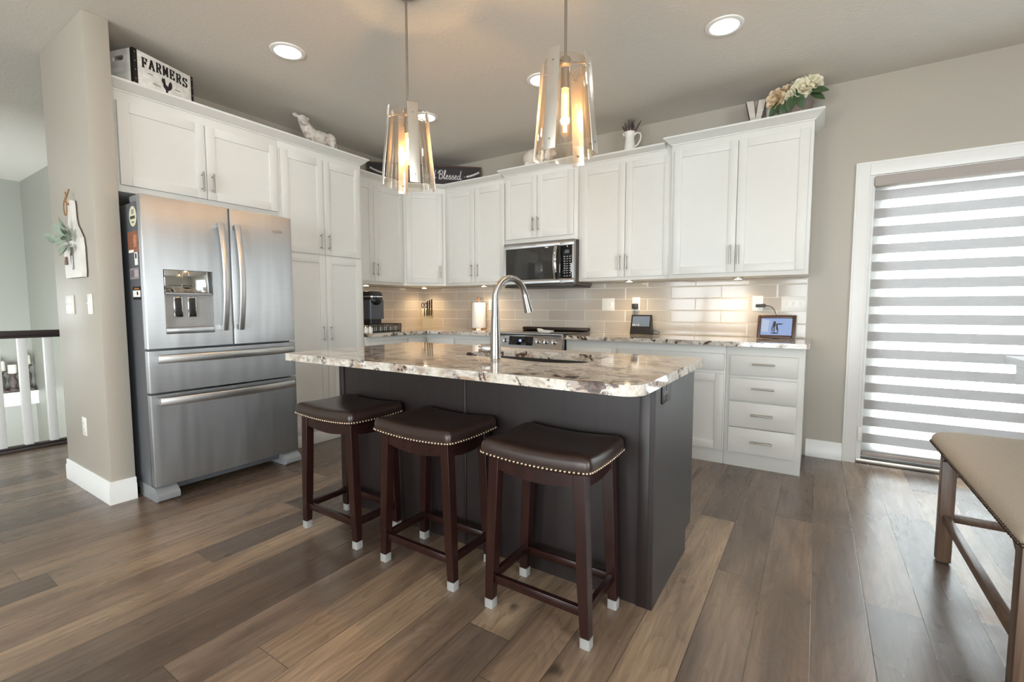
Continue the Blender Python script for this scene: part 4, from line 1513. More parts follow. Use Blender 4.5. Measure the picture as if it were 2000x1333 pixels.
def make_pendant(label):
    root = thing('pendant_light', label, 'pendant light', (0, 0, 0), 'glass pendants over the island')
    obj('canopy', lathe(nb(), [(0, -0.0005), (0.060, -0.0005), (0.060, -0.008), (0.056, -0.011), (0.0, -0.011)]), 'steel_v', root)
    obj('rod', cyl(nb(), (0, 0, -0.011), (0, 0, ZT + 0.012), 0.0062, n=12), 'nickel', root)
    b = nb()
    lathe(b, [(0, ZT + 0.022), (0.020, ZT + 0.020), (0.026, ZT + 0.008), (0.026, ZT - 0.012), (0.0185, ZT - 0.022), (0.0185, ZT - 0.105), (0, ZT - 0.105)], 20)
    sk_ = obj('socket', b, 'nickel', root)
    b = nb()
    for k in range(4):
        a = PI / 2 * k
        cyl(b, (0.02 * math.cos(a), 0.02 * math.sin(a), ZT - 0.002), ((RT + 0.012) * math.cos(a), (RT + 0.012) * math.sin(a), ZT - 0.028), 0.0038, n=8)
    obj('spider_arms', b, 'nickel', sk_)
    t = 0.003
    b = lathe(nb(), [(RT, ZT), (RB, ZB), (RB - t, ZB), (RT - t, ZT), (RT, ZT)], 48)
    bmesh.ops.remove_doubles(b, verts=list(b.verts), dist=1e-5)
    plabel(obj('glass_shade', b, 'shadeglass', root), 'tapered clear amber-tinted glass shade')
    z0 = ZT - 0.105
    prof = [(0.012, z0 + 0.004), (0.0155, z0 - 0.012), (0.0165, z0 - 0.03), (0.0165, z0 - 0.118), (0.013, z0 - 0.132), (0.006, z0 - 0.139), (0, z0 - 0.140)]
    bu = obj('bulb', lathe(nb(), prof, 20), 'bulbglass', root)
    b = nb()
    pts = []
    for k in range(6):
        a = 2 * PI * k / 6
        pts.append(Vector((0.0065 * math.cos(a), 0.0065 * math.sin(a), z0 - 0.022)))
        pts.append(Vector((0.0065 * math.cos(a + .25), 0.0065 * math.sin(a + .25), z0 - 0.118)))
    for p, q in zip(pts, pts[1:]):
        cyl(b, p, q, 0.0013, n=6)
    obj('filament', b, 'filament', bu)
    for k in range(4):
        a = PI / 2 * k
        c, s = math.cos(a), math.sin(a)
        g_ = 0.013
        p0 = Vector(((RT + g_) * c, (RT + g_) * s, ZT + 0.020))
        p1 = Vector(((RB + g_ + .001) * c, (RB + g_ + .001) * s, ZB - 0.012))
        d = (p1 - p0).normalized()
        tang = Vector((-s, c, 0))
        nn = tang.cross(d)
        Tm = Matrix((tang, nn, d)).transposed().to_4x4()
        Tm.translation = p0
        L_ = (p1 - p0).length
        pl = obj('metal_plate', box(nb(), -0.027, 0.027, -0.0018, 0.0018, 0, L_, 0.0008, Tm), 'plate_nickel', root)
        b = nb()
        for f in (0.13, 0.90):
            p = p0.lerp(p1, f)
            q = p - Vector((c, s, 0)) * 0.0145
            cyl(b, q, p + Vector((c, s, 0)) * 0.005, 0.0042, n=10)
        obj('standoff', b, 'nickel', pl)
    return root


def pendant_lamp(x, y):
    d = bpy.data.lights.new('pendant_bulb_light', 'POINT')
    d.energy = 9.0
    d.color = (1.0, 0.66, 0.34)
    d.shadow_soft_size = 0.018
    o_ = bpy.data.objects.new('pendant_bulb_light', d)
    COL.objects.link(o_)
    o_.location = (x, y, CEIL + ZT - 0.175)


pn = make_pendant('glass pendant nearer the camera, on the right of the two')
for i, (x, y, a, lb) in enumerate(((3.133, -2.406, 0.0, 'glass pendant nearer the camera, on the right of the two'),
                                   (2.217, -2.406, R(-31), 'glass pendant in front of the corner cabinets, left of the two'))):
    o = pn if i == 0 else copy_tree(pn)
    o.location = (x, y, CEIL)
    o.rotation_euler = (0, 0, a)
    o['label'] = lb
    pendant_lamp(x, y)


# ------------------------------------------------------------------ recessed and under-cabinet lights
def make_can(label):
    root = thing('recessed_light', label, 'ceiling light', (0, 0, 0), 'recessed ceiling lights')
    obj('trim_ring', lathe(nb(), [(0.076, -0.0005), (0.104, -0.0005), (0.102, -0.006), (0.090, -0.010), (0.078, -0.008), (0.076, -0.0005)], 40), 'trim', root)
    obj('diffuser', lathe(nb(), [(0, -0.0005), (0.0755, -0.0005), (0.0755, -0.004), (0.0, -0.0045)], 36), 'led', root)
    return root


can = None
for x, y, lb in ((1.190, -2.424, 'recessed light above the refrigerator'), (1.202, -1.200, 'recessed light beside the left pendant shade'),
                 (2.345, -1.225, 'recessed light partly behind the right pendant shade'), (3.538, -1.203, 'recessed light highest on the right of the ceiling')):
    o = make_can(lb) if can is None else copy_tree(can)
    can = can or o
    o.location = (x, y, CEIL)
    o['label'] = lb


def added_can(x, y):
    """copy of the ceiling light, added out of view behind the camera for brightness"""
    o_ = copy_tree(can)
    o_.location = (x, y, CEIL)
    return o_


for x, y, lb in ((3.5, -5.2, 'added unseen recessed light over the dining area, nearest the camera'), (1.6, -5.2, 'added unseen recessed light over the sitting area, left of the camera')):
    added_can(x, y)['label'] = lb  # extra lamps out of view, added to brighten the room

pk = None
for x, y, z, lb in ((0.150, -1.000, 1.3795, 'small round puck light under the cabinet by the pantry'), (0.190, -0.190, 1.3795, 'small round puck light under the corner cabinet'),
                    (1.060, -0.190, 1.3795, 'small round puck light above the paper towel roll'), (2.664, -0.225, 1.3795, 'small round puck light above the smart display'),
                    (3.523, -0.195, 1.3755, 'small round puck light above the photo frame')):
    if pk is None:
        pk = thing('puck_light', lb, 'under-cabinet light', (0, 0, 0), 'puck lights under the wall cabinets')
        obj('housing', lathe(nb(), [(0.028, 0), (0.036, 0), (0.036, -0.008), (0.028, -0.010), (0.028, 0)], 28), 'nickel', pk)
        obj('lens', lathe(nb(), [(0, -0.001), (0.0275, -0.001), (0.0275, -0.0105), (0.022, -0.0125), (0, -0.013)], 24), 'puck', pk)
        o = pk
    else:
        o = copy_tree(pk)
    o.location = (x, y, z)
    o['label'] = lb
    d = bpy.data.lights.new('puck_lamp', 'SPOT')
    d.energy = 6.0
    d.color = (1.0, 0.74, 0.44)
    d.spot_size = R(150)
    d.spot_blend = 1.0
    d.shadow_soft_size = 0.025
    lo = bpy.data.objects.new('puck_lamp', d)
    COL.objects.link(lo)
    lo.location = (x, y, z - 0.018)

# ------------------------------------------------------------------ wall plates
WY = -0.0082
plate_outlet('wall_outlet', 'white outlet on the tile right of the paper towel roll', frame(1.026, WY, 1.174), 0.070, 0.118)
plate_outlet('light_switch', 'white two-toggle switch plate on the tile right of the range', frame(2.390, WY, 1.172), 0.125, 0.120, kind='toggle', gangs=2, cat='light switch')
plate_outlet('wall_outlet', 'white outlet above the smart display with a small black charger plugged in', frame(2.660, WY, 1.175), 0.074, 0.124)
plate_outlet('wall_outlet', 'white outlet above the photo frame with a dark plug in it', frame(3.648, WY, 1.177), 0.078, 0.122)
plate_outlet('light_switch', 'white three-toggle switch plate at the right end of the tile', frame(3.893, WY, 1.172), 0.165, 0.120, kind='toggle', gangs=3, cat='light switch')
PY = -3.2772
plate_outlet('light_switch', 'white two-toggle switch plate on the end wall, below the hanging board', frame(0.135, PY, 1.165), 0.150, 0.118, kind='toggle', gangs=2, cat='light switch')
plate_outlet('light_switch', 'narrow white single switch plate on the end wall near the refrigerator', frame(0.505, PY, 1.167), 0.072, 0.118, kind='toggle', gangs=1, cat='light switch')
plate_outlet('wall_outlet', 'white outlet low on the end wall above the baseboard', frame(0.258, PY, 0.408), 0.072, 0.116)

# chargers with cords
ch = thing('charger', 'small black charger plugged in above the smart display', 'charger', (2.656, -0.04, 1.132))
obj('plug_body', box(nb(), 2.630, 2.682, -0.052, -0.0165, 1.130, 1.180, 0.006), 'dark_plastic', ch)
obj('cord', tube(nb(), [(2.655, -0.035, 1.130), (2.655, -0.036, 1.10), (2.662, -0.022, 1.05), (2.70, -0.018, 1.0), (2.78, -0.02, 0.95), (2.84, -0.03, 0.935), (2.875, -0.05, 0.930), (2.893, -0.055, 0.918), (2.88, -0.06, 0.9105), (2.83, -0.05, 0.910)], 0.0022, 8), 'black', ch)
ch = thing('charger', 'dark plug adapter in the outlet above the photo frame', 'charger', (3.67, -0.04, 1.15))
obj('plug_body', box(nb(), 3.636, 3.706, -0.045, -0.0165, 1.146, 1.172, 0.006), 'dark_plastic', ch)
obj('cord', tube(nb(), [(3.706, -0.03, 1.160), (3.728, -0.03, 1.158), (3.752, -0.03, 1.145), (3.772, -0.035, 1.115), (3.785, -0.045, 1.085), (3.79, -0.055, 1.05), (3.80, -0.06, 1.0)], 0.0024, 8), 'black', ch)

# ------------------------------------------------------------------ things on the back counter
CZ = CT1 + 0.0004
sd = thing('smart_display', 'small black wedge-shaped smart display with a lit screen on the counter', 'smart display', (2.74, -0.09, CZ))
TS = frame(2.640, -0.118, CZ, -3)
b = nb()
prism(b, [(0.0, 0.0), (0.085, 0.0), (0.062, 0.150), (0.050, 0.172), (0.042, 0.172)], 0.0, 0.185, TS, 'x')
obj('body', b, 'black', sd, smooth=False)
dsl = Vector((0, 0.042, 0.172)).normalized()
nsl = Vector((0, -0.172, 0.042)).normalized()
Tm = Matrix((Vector((1, 0, 0)), dsl, nsl)).transposed().to_4x4()
Tm.translation = Vector((0, 0, 0))
Tsc = TS @ Tm
scn = obj('screen', box(nb(), 0.014, 0.171, 0.072, 0.164, 0.0, 0.0012, 0, Tsc), 'screengrey', sd, smooth=False)
b = nb()
prism(b, [(0.016, 0.098), (0.05, 0.118), (0.062, 0.120), (0.078, 0.134), (0.088, 0.126), (0.1, 0.122), (0.125, 0.108), (0.14, 0.104), (0.160, 0.096), (0.168, 0.088), (0.016, 0.088)], 0.0013, 0.0016, Tsc)
obj('mountain_picture', b, M('grey_mountain', rgb(96, 112, 126), 0.5), scn, smooth=False)
def fit_text(s, x0, x1, yc, hh, T, depth=0.0004, **kw):
    b_ = text_bm(s, 1.0, depth, **kw)
    xs_ = [v.co.x for v in b_.verts]
    ys_ = [v.co.y for v in b_.verts]
    sx_ = (x1 - x0) / (max(xs_) - min(xs_))
    sy_ = hh / (max(ys_) - min(ys_)) if hh else sx_
    mx_, my_ = (max(xs_) + min(xs_)) / 2, (max(ys_) + min(ys_)) / 2
    for v in b_.verts:
        v.co = Vector(((v.co.x - mx_) * sx_ + (x0 + x1) / 2, (v.co.y - my_) * sy_ + yc, v.co.z))
    b_.transform(T)
    return b_


obj('clock_digits', fit_text('10:12', 0.018, 0.080, 0.084, 0.017, Tsc @ Matrix.Translation((0, 0, 0.002))), 'chalkwhite', scn, smooth=False)

pf = thing('digital_picture', 'brown framed digital picture frame lit blue at the end of the counter', 'picture frame', (3.79, -0.14, CZ))
TPF = frame(3.661, -0.158, CZ + 0.0055, -4) @ Matrix.Rotation(R(-14), 4, 'X')
W_, H_ = 0.256, 0.180
b = nb()
fwid = 0.024
for x0, x1, z0, z1 in ((0, fwid, 0, H_), (W_ - fwid, W_, 0, H_), (fwid, W_ - fwid, 0, fwid), (fwid, W_ - fwid, H_ - fwid, H_)):
    box(b, x0, x1, 0, 0.022, z0, z1, 0.005, TPF)
obj('frame', b, M('brown_frame_wood', rgb(74, 52, 42), 0.35), pf)
b = nb()
box(b, fwid, W_ - fwid, 0.010, 0.018, fwid, H_ - fwid, 0, TPF)
scn = obj('screen', b, 'screenblue', pf, smooth=False)
b = nb()
for (cx_, cz_, rx_, rz_) in ((0.116, 0.122, 0.010, 0.012), (0.113, 0.100, 0.010, 0.018), (0.102, 0.072, 0.004, 0.022), (0.116, 0.068, 0.004, 0.024), (0.134, 0.086, 0.006, 0.022), (0.140, 0.064, 0.004, 0.018), (0.120, 0.041, 0.028, 0.005), (0.150, 0.112, 0.022, 0.005), (0.126, 0.106, 0.012, 0.006)):
    prism(b, [(cx_ + rx_ * math.cos(2 * PI * k / 16), cz_ + rz_ * math.sin(2 * PI * k / 16)) for k in range(16)], 0.0092 - 0.0002 * cx_, 0.0099, TPF, 'y')
obj('picture_figure', b, M('dark_blue_figure', rgb(44, 48, 62), 0.4), scn, smooth=False)
b = nb()
prism(b, [(0.03, 0.05), (0.075, 0.05), (0.08, 0.14), (0.03, 0.15)], 0.0094, 0.00995, TPF, 'y')
obj('picture_background', b, emit('pale_blue_picture', rgb(196, 212, 240), 0.5), scn, smooth=False)
b = nb()
box(b, W_ / 2 - 0.02, W_ / 2 + 0.02, 0.0225, 0.027, 0.0, 0.12, 0.001, TPF)
obj('stand', b, 'black', pf)
# right foot of the prop
pt = thing('paper_towel_holder', 'copper paper towel holder with a ball finial on the corner counter', 'paper towel holder', (0.925, -0.105, CZ))
b = nb()
Tt = Matrix.Translation((0.925, -0.105, CZ))
lathe(b, [(0, 0), (0.080, 0), (0.080, 0.008), (0.074, 0.012), (0, 0.012)], 32, Tt)
obj('base', b, 'copper', pt)
cyl_b = cyl(nb(), (0, 0, 0.012), (0, 0, 0.322), 0.006, n=12, T=Tt)
obj('post', cyl_b, 'copper', pt)
obj('finial', ellipsoid(nb(), (0.925, -0.105, CZ + 0.336), 0.018, 0.018, 0.018), 'copper', pt)
b = lathe(nb(), [(0.021, 0.0125), (0.074, 0.0125), (0.0755, 0.02), (0.0755, 0.286), (0.074, 0.2925), (0.021, 0.2925), (0.021, 0.0125)], 40, Tt)
tag(obj('paper_towel_roll', b, 'paper'), 'white paper towel roll standing on the copper holder', 'paper towel')

# knife block in the corner
kbk = thing('knife_block', 'pale wooden knife block in the counter corner', 'knife block', (0.30, -0.27, CZ))
TKB = frame(0.312, -0.352, CZ, 45)
b = nb()
prism(b, [(0.0, 0.0), (0.155, 0.0), (0.155, 0.205), (0.115, 0.225), (0.0, 0.115)], 0.0, 0.122, TKB, 'x')
obj('block', b, 'beech', kbk, smooth=False)
sl = Vector((0, -0.11, 0.115)).normalized()


def knife(label, x, y, z, L_, w, d_):
    r_ = thing('kitchen_knife', label, 'knife', TKB @ Vector((x, y, z)), 'knives in the knife block')
    up_ = Vector((0, -0.42, 0.91)).normalized()
    ac = up_.cross(Vector((1, 0, 0)))
    Tm_ = Matrix((Vector((1, 0, 0)), ac, up_)).transposed().to_4x4()
    Tm_.translation = Vector((x, y, z + 0.006))
    T_ = TKB @ Tm_
    obj('handle', box(nb(), -w / 2, w / 2, -d_ / 2, d_ / 2, 0.008, L_, 0.003, T_), 'black', r_)
    b_ = nb()
    for f in (0.25, 0.55, 0.85):
        ellipsoid(b_, (0, -d_ / 2, L_ * f), 0.003, 0.0015, 0.003, T_, 8, 6)
        ellipsoid(b_, (w / 2, 0, L_ * f), 0.0015, 0.003, 0.003, T_, 8, 6)
    obj('rivets', b_, 'chrome', r_)
    obj('bolster', box(nb(), -w / 2, w / 2, -d_ / 2, d_ / 2, -0.004, 0.008, 0.001, T_), 'chrome', r_)


ordn = ('first', 'second', 'third', 'fourth')
for k in range(4):
    knife('black riveted steak knife, %s from the left in the front row of the block' % ordn[k], 0.022 + 0.026 * k, 0.018, 0.137, 0.085, 0.013, 0.018)
for k in range(3):
    knife('long black riveted kitchen knife, %s from the left in the back row of the block' % ordn[k], 0.058 + 0.024 * k, 0.082 + 0.008 * k, 0.201 + 0.007 * k, 0.118, 0.016, 0.024)
sc_ = thing('kitchen_scissors', 'black handled kitchen scissors at the left of the knife block', 'scissors', TKB @ Vector((0.022, 0.07, 0.19)))
b = nb()
for s in (-1, 1):
    pts = [Vector((0.022 + s * 0.016 + 0.014 * math.cos(2 * PI * k / 18), 0.05 - 0.02, 0.262 + 0.026 * math.sin(2 * PI * k / 18))) for k in range(19)]
    tube(b, pts, 0.0042, 8, TKB, caps=False)
tube(b, [(0.022, 0.03, 0.238), (0.022, 0.062, 0.178)], 0.006, 8, TKB)
obj('handles', b, 'black', sc_)

# coffee maker on a pod drawer
cd = thing('coffee_pod_drawer', 'black wire-sided coffee pod drawer under the coffee maker', 'drawer', (0.30, -1.04, CZ))
b = nb()
box(b, 0.12, 0.47, -1.245, -0.825, CZ + 0.070, CZ + 0.078, 0.002)
box(b, 0.12, 0.47, -1.245, -0.825, CZ, CZ + 0.006, 0.002)
for x, y in ((0.12, -1.245), (0.462, -1.245), (0.12, -0.833), (0.462, -0.833)):
    box(b, x, x + 0.008, y, y + 0.008, CZ + 0.006, CZ + 0.070)
obj('case', b, 'black', cd)
b = nb()
for k in range(17):
    y = -1.235 + k * 0.0250
    box(b, 0.464, 0.468, y, y + 0.004, CZ + 0.008, CZ + 0.068)
for k in range(4):
    z = CZ + 0.010 + k * 0.018
    box(b, 0.465, 0.469, -1.237, -0.833, z, z + 0.003)
for k in range(13):
    x = 0.13 + k * 0.026
    box(b, x, x + 0.004, -0.831, -0.827, CZ + 0.008, CZ + 0.068)
for k in range(4):
    z = CZ + 0.010 + k * 0.018
    box(b, 0.13, 0.46, -0.832, -0.828, z, z + 0.003)
obj('wire_front', b, 'dark_plastic', cd, smooth=False)
b = nb()
random.seed(4)
for i in range(5):
    for j in range(6):
        lathe(b, [(0, 0), (0.018, 0), (0.0225, 0.040), (0.0225, 0.044), (0, 0.044)], 12, Matrix.Translation((0.435 - i * 0.055, -1.205 + j * 0.066, CZ + 0.0065)))
o = obj('coffee_pods', b, 'white', cd)
o['kind'] = 'stuff'
ZM = CZ + 0.0785
cm = thing('coffee_maker', 'grey and black single-serve coffee maker beside the pantry cabinet', 'coffee maker', (0.29, -1.075, ZM))
b = nb()
prism(b, round_poly([(0.15, -1.165), (0.40, -1.165), (0.40, -0.975), (0.15, -0.975)], 0.03, 5), ZM + 0.045, ZM + 0.235)
obj('body', b, M('slate_grey_plastic', rgb(84, 88, 96), 0.35), cm)
b = nb()
prism(b, round_poly([(0.17, -1.15), (0.385, -1.15), (0.385, -0.995), (0.17, -0.995)], 0.03, 5), ZM, ZM + 0.045)
obj('base', b, 'dark_plastic', cm)
b = nb()
prism(b, round_poly([(0.15, -1.165), (0.42, -1.165), (0.42, -0.995), (0.15, -0.995)], 0.05, 6), ZM + 0.236, ZM + 0.262)
obj('head', b, 'dark_plastic', cm)
obj('silver_band', prism(nb(), round_poly([(0.148, -1.168), (0.424, -1.168), (0.424, -0.992), (0.148, -0.992)], 0.05, 6), ZM + 0.262, ZM + 0.272), 'chrome', cm)
b = nb()
rr_ = round_poly([(0.15, -1.165), (0.42, -1.165), (0.42, -0.995), (0.15, -0.995)], 0.05, 6)
pc = Vector((0.285, -1.08))
rings = []
for s, z in ((1.0, 0.272), (0.99, 0.290), (0.93, 0.305), (0.80, 0.315), (0.5, 0.322)):
    rings.append([b.verts.new((pc.x + (x - pc.x) * s, pc.y + (y - pc.y) * s, ZM + z)) for x, y in rr_])
for r0, r1 in zip(rings, rings[1:]):
    for k in range(len(rr_)):
        b.faces.new((r0[k], r0[(k + 1) % len(rr_)], r1[(k + 1) % len(rr_)], r1[k]))
b.faces.new(rings[-1])
b.faces.new(rings[0][::-1])
obj('lid', b, 'dark_plastic', cm, angle=60)
obj('brew_head', ellipsoid(nb(), (0.372, -1.082, ZM + 0.228), 0.062, 0.074, 0.05), 'black', cm)
for i, (x, y, lb) in enumerate(((0.535, -1.280, 'small white glass jar right of the other, in front of the coffee maker'), (0.535, -1.332, 'small white glass jar beside the pantry cabinet gable'))):
    jr = thing('glass_jar', lb, 'jar', (x, y, CZ), 'small jars by the coffee maker')
    Tj = Matrix.Translation((x, y, CZ))
    obj('jar_body', lathe(nb(), [(0, 0), (0.022, 0), (0.024, 0.006), (0.024, 0.046), (0.020, 0.052), (0, 0.052)], 20, Tj), 'white', jr)
    obj('lid', lathe(nb(), [(0, 0.0525), (0.021, 0.0525), (0.021, 0.062), (0, 0.062)], 20, Tj), 'nickel', jr)

# spoon rest on the cooktop
sp = nb()
lo_ = round_poly([(1.93, -0.59), (2.075, -0.585), (2.09, -0.50), (1.94, -0.50)], 0.03, 5)
c2 = Vector((2.01, -0.545))
rings = []
for s, z in ((0.78, 0.9145), (0.98, 0.926), (1.0, 0.938), (0.95, 0.938), (0.72, 0.924)):
    rings.append([sp.verts.new((c2.x + (x - c2.x) * s, c2.y + (y - c2.y) * s, z + 0.02 * max(0, (1.975 - x) / 0.045) * (s > 0.8))) for x, y in lo_])
for r0, r1 in zip(rings, rings[1:]):
    for k in range(len(lo_)):
        sp.faces.new((r0[k], r0[(k + 1) % len(lo_)], r1[(k + 1) % len(lo_)], r1[k]))
sp.faces.new(rings[0][::-1])
sp.faces.new(rings[-1])
tag(obj('spoon_rest', sp, 'white', angle=60), 'white ceramic spoon rest on the black cooktop', 'spoon rest')

# ------------------------------------------------------------------ decorations on top of the cabinets
# farmers crate
ZC = 2.4835
cr = thing('wooden_crate', 'whitewashed wooden crate lettered FARMERS on top of the cabinets', 'crate', (0.5, -2.9, ZC))
TCR = frame(0.606, -3.041, ZC, 107.3)
CW, CD, CH = 0.380, 0.24, 0.198
obj('front_board', box(nb(), 0, CW, 0, 0.012, 0, CH, 0.001, TCR), 'whitewash', cr)
obj('back_board', box(nb(), 0, CW, CD - 0.012, CD, 0, CH, 0.001, TCR), 'whitewash', cr)
obj('bottom_board', box(nb(), 0.012, CW - 0.012, 0.012, CD - 0.012, 0, 0.010, 0, TCR), 'whitewash', cr, smooth=False)
for x in (0.0, CW - 0.012):
    t = slab_with_hole(nb(), [(0.0122, 0.0), (CD - 0.0122, 0.0), (CD - 0.0122, CH), (0.0122, CH)],
                       round_poly([(0.075, 0.135), (0.165, 0.135), (0.165, 0.165), (0.075, 0.165)], 0.0145, 5)[::-1], 0.0, 0.012)
    t.transform(TCR @ Matrix(((0, 0, 1, x), (1, 0, 0, 0), (0, 1, 0, 0), (0, 0, 0, 1))))
    obj('end_board', t, 'whitewash', cr, smooth=False)
for x0, x1 in ((-0.0015, 0.024), (CW - 0.014, CW + 0.0015)):
    b = nb()
    box(b, x0, x1, -0.0018, -0.0002, 0, CH, 0, TCR)
    if x0 < 0:
        box(b, x0, -0.0002, -0.0018, 0.020, 0, CH, 0, TCR)
    st_ = obj('corner_strap', b, 'iron', cr, smooth=False)
    for f in (0.12, 0.38, 0.64, 0.90):
        obj('rivet', ellipsoid(nb(), ((x0 + x1) / 2, -0.0018, CH * f), 0.0032, 0.002, 0.0032, TCR, 10, 6), 'nickel', st_)
TT = TCR @ Matrix.Translation((0, -0.0008, 0)) @ TY


def letters(s, x0, x1, z, h, T, **kw):
    return fit_text(s, x0, x1, z, h, T, 0.0004, **kw)


# slab-serif capitals drawn as strokes
def slab_word(word, x0, x1, z0, h, T, th=0.2):
    G_ = {'F': [((0.2, 0), (0.2, 1)), ((0.2, 1), (.85, 1)), ((.2, .52), (.65, .52)), ((0, 0), (.42, 0)), ((0, 1), (.2, 1)), ((.85, 1), (.85, .80)), ((.65, .42), (.65, .62))],
          'A': [((.08, 0), (.48, 1)), ((.48, 1), (.90, 0)), ((.24, .36), (.74, .36)), ((-.05, 0), (.25, 0)), ((.70, 0), (1.05, 0))],
          'R': [((.2, 0), (.2, 1)), ((.2, 1), (.65, 1)), ((.65, 1), (.82, .88)), ((.82, .88), (.82, .66)), ((.82, .66), (.65, .52)), ((.2, .52), (.65, .52)), ((.55, .5), (.88, 0)), ((0, 0), (.4, 0)), ((.78, 0), (1.0, 0)), ((0, 1), (.2, 1))],
          'M': [((.14, 0), (.14, 1)), ((.14, 1), (.5, .22)), ((.5, .22), (.86, 1)), ((.86, 1), (.86, 0)), ((-.04, 0), (.32, 0)), ((.68, 0), (1.04, 0)), ((-.02, 1), (.14, 1)), ((.86, 1), (1.02, 1))],
          'E': [((.2, 0), (.2, 1)), ((.2, 1), (.85, 1)), ((.2, .52), (.65, .52)), ((.2, 0), (.87, 0)), ((0, 0), (.2, 0)), ((0, 1), (.2, 1)), ((.85, 1), (.85, .80)), ((.87, 0), (.87, .22)), ((.65, .42), (.65, .62))],
          'S': [((.85, .78), (.72, .97)), ((.72, .97), (.30, .97)), ((.30, .97), (.14, .80)), ((.14, .80), (.18, .62)), ((.18, .62), (.80, .40)), ((.80, .40), (.88, .22)), ((.88, .22), (.70, .03)), ((.70, .03), (.28, .03)), ((.28, .03), (.12, .22)), ((.12, .22), (.12, .02)), ((.86, .78), (.86, .98))]}
    b_ = nb()
    n_l = len(word)
    adv = (x1 - x0) / n_l
    w = adv * 0.74
    for i, chh in enumerate(word):
        arch = 0.010 * (1 - ((i - (n_l - 1) / 2) / ((n_l - 1) / 2)) ** 2)
        for (ax, ay), (bx__, by__) in G_[chh]:
            p, q = Vector((x0 + adv * i + ax * w, z0 + arch + ay * h)), Vector((x0 + adv * i + bx__ * w, z0 + arch + by__ * h))
            d = (q - p).normalized()
            steep = abs(d.y)
            tk = h * th * (0.30 + 0.34 * steep)
            nn_ = Vector((-d.y, d.x)) * tk
            p, q = p - d * tk * 0.5, q + d * tk * 0.5
            prism(b_, [tuple(p - nn_), tuple(q - nn_), tuple(q + nn_), tuple(p + nn_)], -0.0004, 0.0004, T)
    return b_


obj('lettering', slab_word('FARMERS', 0.052, 0.352, 0.112, 0.054, TT, 0.165), 'ink', cr, smooth=False)
obj('small_lettering', letters('FRESH', 0.115, 0.160, 0.040, 0.010, TT), 'inkgrey', cr, smooth=False)
obj('small_lettering', letters('FARM', 0.225, 0.258, 0.020, 0.010, TT), 'inkgrey', cr, smooth=False)
b = nb()
for x0, x1, z in ((0.085, 0.115, 0.085), (0.255, 0.292, 0.062)):
    box(b, x0, x1, z, z + 0.004, -0.0004, 0.0004, 0, TT)
obj('small_marks', b, 'inkgrey', cr, smooth=False)
b = nb()
cockx, cockz = 0.20, 0.024
prism(b, [(cockx + x * 0.058, cockz + z * 0.080) for x, z in ((-.55, .78), (-.42, 1.0), (-.34, .86), (-.28, 1.0), (-.18, .95), (-.10, .55), (.15, .45), (.25, .72), (.45, .95), (.60, .80), (.62, .50), (.42, .28), (.12, .12), (.10, -.05), (.30, -.10), (-.35, -.10), (-.12, -.03), (-.12, .12), (-.36, .30), (-.40, .55), (-.50, .62))],
      -0.0004, 0.0004, TT)
obj('rooster_print', b, 'ink', cr, smooth=False)


def organic(name, bm, mat, parent=None, voxel=0.006, it=6):
    """fuse overlapping lumps into one continuous surface"""
    o_ = obj(name, bm, mat, parent, fix=False)
    m1 = o_.modifiers.new('fuse', 'REMESH')
    m1.mode = 'VOXEL'
    m1.voxel_size = voxel
    m1.use_smooth_shade = True
    m2 = o_.modifiers.new('soften', 'SMOOTH')
    m2.factor = 0.5
    m2.iterations = it
    return o_


def m_cow():
    g = G('patched_plaster')
    tc = g.n('ShaderNodeTexCoord').outputs['Object']
    f = g.noise(tc, 14.0, 3, 0.55, 0.8)
    f2 = g.noise(tc, 60.0, 3)
    c = g.mix(g.ramp(f, [(0.52, (0, 0, 0, 1)), (0.62, (0.8, 0.8, 0.8, 1))]), rgb(226, 220, 212), rgb(178, 148, 130))
    c = g.mix(g.math('MULTIPLY', f2, 0.2), c, rgb(150, 138, 130))
    g.set(Base_Color=c, Roughness=0.75)
    return g.m


ZTP = 2.4815
T0 = Matrix.Translation((0.415, -1.685, ZTP))
b = nb()
ellipsoid(b, (0, 0.02, 0.118), 0.048, 0.135, 0.058, T0)
ellipsoid(b, (0, -0.075, 0.128), 0.046, 0.06, 0.062, T0)
ellipsoid(b, (0, 0.115, 0.125), 0.046, 0.052, 0.058, T0)
tube(b, [(0, -0.085, 0.135), (0.004, -0.125, 0.172), (0.010, -0.150, 0.205)], [0.052, 0.044, 0.036], 14, T0)
ellipsoid(b, (0.014, -0.155, 0.215), 0.036, 0.036, 0.038, T0)
tube(b, [(0.014, -0.156, 0.210), (0.050, -0.164, 0.184)], [0.033, 0.027], 14, T0)
ellipsoid(b, (0.056, -0.165, 0.180), 0.025, 0.028, 0.022, T0)
for s in (-1, 1):
    tube(b, [(0.005, -0.155 + s * 0.028, 0.230), (-0.002, -0.155 + s * 0.056, 0.240), (-0.004, -0.155 + s * 0.076, 0.238)], [0.010, 0.017, 0.007], 10, T0)
for x, y in ((-0.026, -0.085), (0.026, -0.085), (-0.026, 0.115), (0.026, 0.115)):
    tube(b, [(x, y, 0.10), (x, y + 0.004, 0.05), (x, y, 0.0)], [0.023, 0.015, 0.016], 12, T0)
tube(b, [(0, 0.165, 0.14), (0, 0.174, 0.10), (0, 0.170, 0.06)], [0.010, 0.006, 0.008], 8, T0)
tag(organic('cow_figurine', b, m_cow(), voxel=0.005), 'distressed white cow figurine standing on the tall cabinets', 'figurine')

